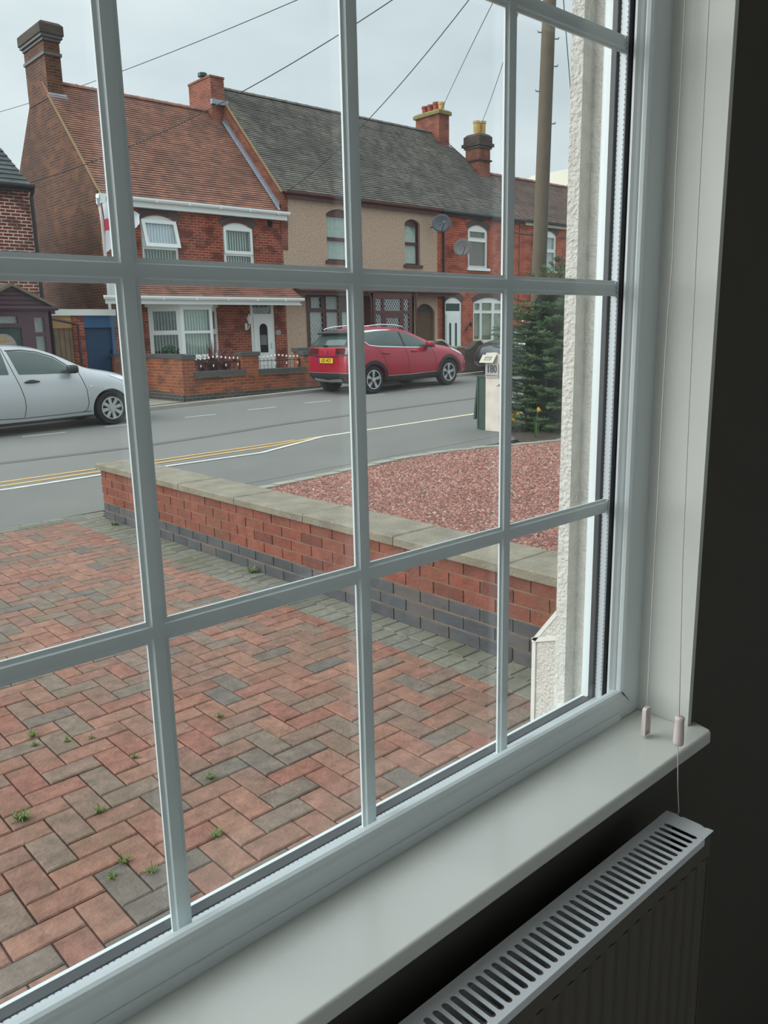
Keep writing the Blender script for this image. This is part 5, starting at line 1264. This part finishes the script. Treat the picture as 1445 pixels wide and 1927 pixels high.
patch(bv, 'rear_window', 'car_glass', root, lambda u, v: ((-2, -.5+u, 1.10+.26*v), (1, 0, 0)), 12, 6, .006)
patch(bv, 'front_grille', 'car_black', root, lambda u, v: ((6, -.30+.6*u, .36+.10*v), (-1, 0, 0)), 8, 3, .006)

# ---- red crossover and dark one of the same shape
tabR = [(0.00, .44, .56, .62, .80, .58, .88, .50), (.03, .38, .66, .73, 1.00, .68, 1.04, .60), (.10, .32, .72, .81, 1.09, .75, 1.13, .66), (.22, .26, .76, .85, 1.10, .775, 1.24, .64), (.38, .24, .78, .868, 1.10, .785, 1.40, .60), (.52, .23, .79, .87, 1.09, .79, 1.455, .60), (.95, .22, .79, .87, 1.07, .795, 1.485, .61), (1.40, .22, .79, .87, 1.04, .795, 1.490, .61), (1.75, .22, .79, .87, 1.01, .79, 1.455, .61), (2.05, .22, .79, .87, .99, .785, 1.38, .615), (2.35, .22, .79, .87, .975, .78, 1.265, .63), (2.65, .22, .79, .87, .96, .775, 1.14, .655), (2.88, .22, .79, .868, .95, .765, 1.045, .67), (3.15, .22, .79, .865, .93, .75, 1.0, .62), (3.45, .23, .78, .86, .89, .73, .955, .58), (3.72, .25, .74, .83, .83, .69, .885, .54), (3.92, .27, .67, .75, .75, .63, .79, .48), (4.06, .30, .56, .63, .65, .53, .68, .40), (4.14, .35, .44, .48, .56, .40, .58, .30)]
def crossover(name, label, loc, yaw, paint, plate):
    wr = .325
    root, body, bv = build_car(name, label, loc, yaw, tabR, (.70, 3.24), wr, paint)
    for sgn in (-1, 1):
        patch(bv, 'side_window', 'car_glass', root, side_quad([(.50, 1.335), (.60, 1.385), (1.0, 1.405), (1.32, 1.405), (1.66, 1.375)], [(.56, 1.19), (.66, 1.115), (.9, 1.085), (1.3, 1.055), (1.72, 1.03)], sgn), 20, 8, .006)
        patch(bv, 'side_window', 'car_glass', root, side_quad([(1.72, 1.365), (1.95, 1.32), (2.25, 1.21), (2.58, 1.03)], [(1.78, 1.025), (2.0, 1.01), (2.3, .995), (2.60, .985)], sgn), 20, 8, .006)
        patch(bv, 'black_pillar', 'car_black', root, side_quad([(1.62, 1.385), (1.74, 1.365)], [(1.70, 1.03), (1.80, 1.02)], sgn), 2, 8, .005)
        patch(bv, 'chrome_trim', 'chrome', root, side_line([(1.34, 1.425), (1.0, 1.425), (.62, 1.41), (.49, 1.36), (.51, 1.20), (.63, 1.105), (.9, 1.068), (1.3, 1.04), (1.75, 1.01), (2.3, .978), (2.62, .965)], .022, sgn), 60, 1, .008)
        patch(bv, 'quarter_trim', 'chrome', root, side_quad([(.50, 1.38), (.62, 1.43), (1.0, 1.445), (1.45, 1.43)], [(.50, 1.345), (.62, 1.39), (1.0, 1.41), (1.45, 1.42)], sgn), 20, 2, .008)
        for pl in ([(.86, 1.08), (.93, .92), (1.07, .75), (1.12, .55), (1.10, .38)], [(1.76, 1.02), (1.80, .85), (1.82, .6), (1.79, .37)], [(2.66, .96), (2.73, .80), (2.76, .55), (2.70, .40)]):
            patch(bv, 'panel_gap', 'car_black', root, side_line(pl, .011, sgn), 24, 1, .002)
        for hx in (1.0, 1.94):
            patch(bv, 'door_handle', paint, root, side_quad([(hx, .925), (hx+.2, .915)], [(hx, .895), (hx+.2, .885)], sgn), 6, 2, .026, .02)
        patch(bv, 'chrome_sill', 'chrome', root, side_line([(1.12, .385), (1.9, .375), (2.74, .385)], .010, sgn), 20, 1, .012)
        patch(bv, 'sill_cladding', 'car_black', root, side_quad([(1.02, .375), (1.9, .365), (2.86, .375)], [(1.02, .23), (1.9, .23), (2.86, .23)], sgn), 30, 4, .012)
        for wx in (.70, 3.24):
            lo = 0.02 if wx > 1 else -.0
            def arcfn(u, v, wx=wx):
                a = (-.10+1.20*u)*PI; rr = (wr+.035)+.075*v; return (wx+rr*math.cos(a), sgn*2, wr+rr*math.sin(a)), (0, -sgn, 0)
            patch(bv, 'wheel_arch_cladding', 'car_black', root, arcfn, 36, 2, .014)
            wheel(root, wx, sgn, wr, 5, .225, width=.2, twin=True)
        m = MB(); rl = [(.42, 1.475), (.50, 1.505), (.75, 1.535), (1.2, 1.555), (1.6, 1.535), (1.88, 1.49), (1.96, 1.44)]
        m.tube([(x, sgn*.575, z) for x, z in rl], .016, 6); m.build('roof_rail', 'chrome', root, smooth=True)
        mirror(root, 2.50, 1.05, sgn, paint, True)
        def tl(u, v): 
            a = (0.0+.62*u); o_ = (.62, 0, 0); d = (-math.cos(a), sgn*math.sin(a)*1.0, 0); z = .90+.16*v-.03*u*(1-v)+.02*u; 
            return (.9-3*math.cos(.35+a*1.0), sgn*3*math.sin(.35+a), z), (math.cos(.35+a), -sgn*math.sin(.35+a), 0)
        patch(bv, 'tail_lamp', 'tail_red', root, tl, 14, 6, .008)
        patch(bv, 'tail_lamp_smoked', 'car_black', root, lambda u, v: tl(u, .0+.22*v), 14, 2, .011)
        patch(bv, 'head_lamp', 'head_lamp', root, side_quad([(3.38, .92), (3.62, .885), (3.85, .80)], [(3.42, .87), (3.66, .77), (3.88, .69)], sgn), 12, 5, .008)
    def wrap(u, v, z0, z1):
        a = (u-.5)*2*.79; z = z0+(z1-z0)*v; return (1.1-3*math.cos(a), 3*math.sin(a), z), (math.cos(a), -math.sin(a), 0)
    patch(bv, 'rear_bumper', 'car_black', root, lambda u, v: wrap(u, v, .27, .505), 60, 6, .016)
    patch(bv, 'skid_plate', 'alloy', root, lambda u, v: ((-2, -.50+1.0*u, .31+.055*v+.03*abs(2*u-1)), (1, 0, 0)), 16, 2, .035)
    patch(bv, 'bumper_line', 'alloy', root, lambda u, v: wrap(u, v, .505, .515), 60, 1, .02)
    for s_ in (-1, 1): patch(bv, 'rear_reflector', 'tail_red', root, lambda u, v: ((-2, s_*(.58+.10*u), .33+.09*v), (1, 0, 0)), 4, 3, .03)
    def rgl(u, v):
        hw = .60-.10*v; return ((-2, (-hw+2*hw*u), 1.12+.26*v), (1, 0, 0))
    patch(bv, 'rear_window_surround', 'car_black', root, lambda u, v: ((-2, (-.69+.13*v)*(1-2*u), 1.085+.355*v), (1, 0, 0)), 20, 8, .006)
    patch(bv, 'rear_window', 'car_glass', root, lambda u, v: ((-2, (-.56+.08*v)*(1-2*u), 1.125+.235*v), (1, 0, 0)), 20, 6, .010)
    sp_ = MB(); sp_.prism([(.20, 1.405), (.52, 1.475), (.50, 1.44), (.22, 1.375)], 1.14, 'y', -.57); sp_.build('rear_spoiler', 'car_black', root)
    MB().tube([(.115, .10, 1.13), (.13, -.30, 1.14)], .010, 5).build('rear_wiper', 'car_black', root)
    MB().box(.03, .10, .02, .16, 1.095, 1.135).build('wiper_motor', 'car_black', root)
    patch(bv, 'boot_lip', 'car_black', root, lambda u, v: ((-2, -.42+.84*u, .865+.02*v), (1, 0, 0)), 10, 1, .006)
    patch(bv, 'windscreen', 'car_glass', root, lambda u, v: ((2.04+.84*v, -.56+1.12*u, 3), (0, 0, -1)), 14, 14, .006)
    patch(bv, 'front_grille', 'car_black', root, lambda u, v: ((6, -.40+.8*u, .40+.22*v), (-1, 0, 0)), 12, 5, .008)
    patch(bv, 'number_plate_front', 'upvc_shop', root, lambda u, v: ((6, -.26+.52*u, .44+.10*v), (-1, 0, 0)), 6, 2, .02) if not plate else None
    if plate:
        pl = MB().box(-.035, -.022, -.26, .26, .735, .845).build('number_plate', 'plate_yellow', root)
        MB().box(-.037, -.034, .215, .26, .735, .845).build('country_band', 'plate_blue', pl)
        vs, fs = text_mesh(plate, .105, .0015, .001)
        tm = MB(); tm.add([(-.0375-v.z, -(v.x*1.02)-.02, v.y+.790) for v in vs], fs); tm.build('plate_lettering', 'plate_black', pl)
        em = MB(); em.prism([(-.012, -.055), (.012, -.052), (.016, -.01), (.030, .01), (.020, .045), (.028, .062), (.0, .055), (-.006, .02), (-.022, .03), (-.010, -.005)], .012, 'x', -.008)
        em.v = [(-.012+p[0]*1, p[1], p[2]+.985) for p in em.v]; em.build('badge', 'chrome', root)
    return root
RX = 11.97
crossover('red_car', 'red crossover car with black lower trim and yellow rear number plate parked uphill', (RX, 15.0, zg(RX)), 0, 'car_red', 'LES 4GY')
DX = 21.9
crossover('dark_car', 'dark car facing downhill, half hidden behind the fir tree and the white post', (DX, 15.0, zg(DX)), PI, 'car_dark', None)

# ================================================================== NEAR RIGHT: POST, GATE, TREE, POLE
mat('post_paint', (206, 196, 184), .9, noise=(6, .6, (178, 164, 150)), bump=(20, .4, .006))
mat('plaque_grey', (158, 158, 156), .7, noise=(10, .5, (140, 138, 134)))
mat('gate_green', (40, 66, 54), .6, noise=(8, .6, (28, 46, 40)), bump=(14, .5, .006))
mat('solar_cell', (96, 116, 116), .25)
mat('pole_wood', (100, 90, 76), .95, noise=(6, .7, (88, 80, 66)), bump=(18, .8, .01))
mat('galv', (122, 128, 134), .5, metal=.4)
mat('bark', (84, 70, 56), .95, bump=(20, .8, .01))
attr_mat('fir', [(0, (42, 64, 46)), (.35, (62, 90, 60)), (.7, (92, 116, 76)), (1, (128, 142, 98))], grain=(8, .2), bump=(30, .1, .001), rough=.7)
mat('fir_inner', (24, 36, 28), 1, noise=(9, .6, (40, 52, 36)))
mat('daff_yellow', (236, 192, 32), .6); mat('daff_leaf', (92, 128, 62), .6)
mat('cable', (52, 54, 56), .6)
p = thing('gate_post', 'pale painted gate post carrying the number 180 and a small solar lamp', 'post', (9.46, 7.80, .14))
random.seed(3)
MB().cbox(9.31, 9.58, 7.665, 7.94, .0, 1.285, .006).build('shaft', 'post_paint', p, bevel=.008)
MB().box(9.296, 9.31, 7.69, 7.935, .925, 1.125).build('number_plaque', 'plaque_grey', p)
vs, fs = text_mesh('180', .150, .004, .003)
MB().add([(9.293+v.z*.5, 7.812-v.x*.86, 1.05+v.y) for v in vs], fs).build('number', 'plate_black', p)
MB().box(9.292, 9.297, 7.71, 7.91, .955, .962).build('plaque_line', 'plate_black', p)
sl_ = thing('solar_light', 'cream framed solar light with a small grey panel on top of the numbered post', 'lamp', (9.28, 7.85, 1.16))
def tl_(q): return (9.235+q[1]+(q[2])*.45, q[0]-(q[2])*.25, 1.145+q[2])
m = MB(); m.plate(rect(7.745, 8.005, 0, .115), [rect(7.80, 7.935, .032, .088)], .018, 'y', 0); m.v = [tl_(q) for q in m.v]; m.build('lamp_frame', 'cream_render', sl_)
m = MB().box(7.80, 7.935, .004, .010, .032, .088); m.v = [tl_(q) for q in m.v]; m.build('solar_panel', 'solar_cell', sl_)
MB().box(9.26, 9.315, 7.82, 7.90, 1.15, 1.21).build('lamp_mount', 'cream_render', sl_)
g_ = thing('wooden_gate', 'dark green weathered wooden gate folded open beside the pale numbered post', 'gate', (9.36, 8.03, .17))
def wob(y0, y1, x0, x1, z0, z1, mb, n=16):
    L = [(y1+random.uniform(-.003, .003), z0+(z1-z0)*i/n) for i in range(n+1)]; R_ = [(y0+random.uniform(-.007, .004), z0+(z1-z0)*i/n) for i in range(n+1)]
    mb.prism(L+R_[::-1], x1-x0, 'x', x0)
m = MB(); wob(7.948, 8.105, 9.325, 9.375, .155, .93, m); m.build('gate_board', 'gate_green', g_)
MB().box(9.315, 9.327, 8.085, 8.108, .165, .93).build('edge_batten', 'gate_green', g_)
m = MB(); m.prism([(8.155, .30), (8.195, .29), (8.125, .94), (8.108, .94)], .05, 'x', 9.33); m.build('gate_leaf', 'gate_green', g_)
MB().box(9.315, 9.38, 7.946, 8.125, .925, .95).build('top_rail', 'gate_green', g_)

# daffodils
def daffodil_clump(name, lab, x, y, z, n, hs, spread, grp=None):
    t = thing(name, lab, 'flowers', (x, y, z), grp); lf = MB()
    for k in range(n*7):
        a = random.uniform(0, 2*PI); r_ = spread*random.uniform(.2, 1); h = hs*random.uniform(.5, .95); bx_, by_ = x+.3*r_*math.cos(a), y+.3*r_*math.sin(a); tx, ty_ = x+r_*math.cos(a), y+r_*math.sin(a)
        lf.add([(bx_-.006, by_, z), (bx_+.006, by_, z), (bx_*.4+tx*.6+.006, by_*.4+ty_*.6, z+h*.7), (tx, ty_, z+h), (bx_*.4+tx*.6-.006, by_*.4+ty_*.6, z+h*.7)], [(0, 1, 2, 4), (4, 2, 3)])
    lf.build('leaves', 'daff_leaf', t)
    for k in range(n):
        a = random.uniform(0, 2*PI); r_ = spread*random.uniform(.1, .8) if n > 1 else 0; h = hs*random.uniform(.55, 1.05) if n > 1 else hs; fx, fy = x+r_*math.cos(a), y+r_*math.sin(a)
        s_ = MB().tube([(x, y, z), (fx, fy-.01, z+h)], .004, 5); st = s_.build('stem', 'daff_leaf', t)
        f = MB()
        for q in range(6):
            b = 2*PI*q/6; c_, d_ = math.cos(b), math.sin(b); e = Vector((-d_, 0, c_))*.016
            o_ = Vector((fx, fy-.02, z+h)); tip = o_+Vector((c_, -.1, d_))*.045; md = o_+Vector((c_, -.1, d_))*.022
            f.add([o_, md+e, tip, md-e], [(0, 1, 2, 3)])
        f.lathe([(.010, 0), (.013, -.025), (.018, -.032)], (fx, fy-.02, z+h), 'y', 8)
        f.build('flower', 'daff_yellow', st)
daffodil_clump('daffodil_clump', 'clump of yellow daffodils at the foot of the pale numbered post', 9.30, 7.50, .14, 9, .30, .17)
daffodil_clump('daffodil', 'single yellow daffodil standing in front of the fir tree', 9.05, 6.80, .14, 1, .40, .10)

# soil bed under the tree
tag(strip(MB(), 8.62, 14, 0, 0, .012, 12, yfa=lambda x: edge_y(x)+.13, yfb=lambda x: 6.75+(x-8.62)*1.1 if x < 9.9 else 8.3).build('planting_bed', 'soil'), kind='structure')

# the fir tree
TX, TY = 10.08, 7.18
ft = thing('fir_tree', 'bushy dark green fir tree standing at the edge of the red gravel garden', 'tree', (TX, TY, .15))
random.seed(21)
def axis(z): return TX, TY
MB().tube([(TX, TY, z) for z in (0.1, .7, 1.4, 2.0, 2.4, 2.6)], [.08, .07, .05, .03, .015, .005], 8).build('trunk', 'bark', ft)
def interp(z, T):
    for (a, ra), (b, rb_) in zip(T[:-1], T[1:]):
        if z <= b: return ra+(rb_-ra)*max(0, (z-a)/(b-a))
    return T[-1][1]
def radius(z): return interp(z, [(.1, .88), (.5, .92), (1.1, .92), (1.6, .88), (2.0, .74), (2.25, .40), (2.45, .20), (2.65, .04)])
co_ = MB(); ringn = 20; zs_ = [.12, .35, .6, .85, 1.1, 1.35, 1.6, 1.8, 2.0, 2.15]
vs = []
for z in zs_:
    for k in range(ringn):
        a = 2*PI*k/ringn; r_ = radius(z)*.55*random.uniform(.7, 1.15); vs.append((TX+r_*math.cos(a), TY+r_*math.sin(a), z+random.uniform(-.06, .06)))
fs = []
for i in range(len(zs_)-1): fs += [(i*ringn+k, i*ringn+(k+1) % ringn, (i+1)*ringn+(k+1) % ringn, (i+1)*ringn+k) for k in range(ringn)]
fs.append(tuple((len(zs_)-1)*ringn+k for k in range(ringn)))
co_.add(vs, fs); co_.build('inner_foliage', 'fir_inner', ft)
fm = MB(); wm_ = MB()
def spray(p, d, L_, w, base):
    d = d.normalized(); u = d.cross(Vector((0, 0, 1)))
    if u.length < .05: u = Vector((1, 0, 0))
    u.normalize(); v = u.cross(d); n = max(4, int(L_/.013)); fm.pick = min(1, max(0, base+random.gauss(0, .12)))
    for i in range(n):
        t = i/n; c = p+d*L_*t; ww = w*(1-.4*t)
        for q in range(5):
            a = random.uniform(-.35, .35)+q*2*PI/5+i*.9; o = (u*math.cos(a)+v*math.sin(a))*ww+d*ww*.9
            s_ = (u*math.sin(a)-v*math.cos(a))*.0032
            fm.add([c-s_, c+s_, c+o], [(0, 1, 2)])
z = .12
while z < 2.60:
    nb = int(24 if z < 1.8 else 15 if z < 2.2 else 8)
    for k in range(nb):
        a = 2*PI*(k+random.random())/nb
        if math.sin(a)*.6+math.cos(a)*.8 > .35: continue          # the far side stays thin
        R_ = radius(z)*random.uniform(.72, 1.10); up = random.uniform(-.05, .30) if z < 2 else random.uniform(.4, .9)
        ca, sa = math.cos(a), math.sin(a)
        b0 = Vector((TX+.30*R_*ca, TY+.30*R_*sa, z+random.uniform(-.05, .05)))
        dr_ = Vector((ca, sa, up)).normalized(); L_ = R_*.70; tip = b0+dr_*L_; mid = (b0+tip)/2-Vector((0, 0, .04*L_))
        wm_.tube([b0, mid, tip], [.009, .006, .003], 4, cap=False)
        sd_v = dr_.cross(Vector((0, 0, 1))).normalized(); base = random.uniform(.15, .60)
        m_ = max(3, int(L_/.07))
        for i in range(m_+1):
            t = .38+.62*i/m_ if z < 2 else .1+.9*i/m_
            c = b0*(1-t)**2+mid*2*t*(1-t)+tip*t*t
            for sg in (1, -1):
                dd = dr_*random.uniform(.6, 1.0)+sd_v*sg*random.uniform(.45, .9)+Vector((0, 0, random.uniform(-.15, .25)))
                spray(c, dd, (.17-.07*t)*random.uniform(.7, 1.25)*min(1, R_+.45), .024, base+.35*(t-.5))
        spray(tip-dr_*.05, dr_, .11, .022, base+.3)
    z += .105
spray(Vector((TX, TY, 2.50)), Vector((0, 0, 1)), .16, .03, .5)
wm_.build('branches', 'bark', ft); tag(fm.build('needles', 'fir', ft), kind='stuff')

# telegraph pole and its cables
tp = thing('telegraph_pole', 'weathered wooden telegraph pole with climbing steps behind the fir tree', 'pole', (12.28, 9.3, .2))
MB().tube([(12.28, 9.3, .1), (12.36, 9.3, 3.0), (12.46, 9.3, 6.0), (12.56, 9.3, 8.95)], [.128, .122, .116, .108], 18).build('pole', 'pole_wood', tp, smooth=True)
MB().tube([(12.33, 9.175, .2), (12.41, 9.18, 3.0), (12.50, 9.185, 6.3)], .008, 5).build('earth_strip', 'galv', tp)
for z, s_ in ((6.55, -1), (6.45, 1), (6.02, 1), (5.62, -1), (5.1, 1), (7.2, -1)):
    cx_ = 12.28+(z/8.95)*.28
    # steps stick out across the view
    d = Vector((.80, -.60, 0))*s_
    m = MB(); a = Vector((cx_, 9.3, z))+d*.10; m.tube([a, a+d*.08, a+d*.085+Vector((0, 0, .025))], .011, 6); m.build('pole_step', 'galv', tp)
PT = Vector((12.56, 9.3, 8.8))
def cable(lab, a, b, sag, r=.010):
    a, b = Vector(a), Vector(b); pts = [a+(b-a)*(i/24)-Vector((0, 0, sag*4*(i/24)*(1-i/24))) for i in range(25)]
    tag(MB().tube(pts, r, 5).build('overhead_cable', 'cable'), lab, 'cable', 'overhead telephone cables')
cable('overhead cable crossing the sky from the pole over the orange tiled roof ridge', PT, (11.79, 42.0, 10.9), .45)
cable('overhead cable running from the pole down across the roofs to the slate roofed house', PT, (7.95, 21.3, 5.35), .55)
cable('overhead cable running from the pole to the eave of the pebbledashed house', PT, (15.7, 21.25, 5.9), .475)
cable('overhead cable running from the pole to the chimney with four pots', PT, (25.7, 24.35, 10.25), -.10)
cable('steep overhead cable running from the pole to the chimney with two buff pots', PT, (27.1, 23.4, 9.85), .275)
cable('overhead cable descending to the right of the wooden pole', PT, (31.26, 21.3, 5.9), .1)
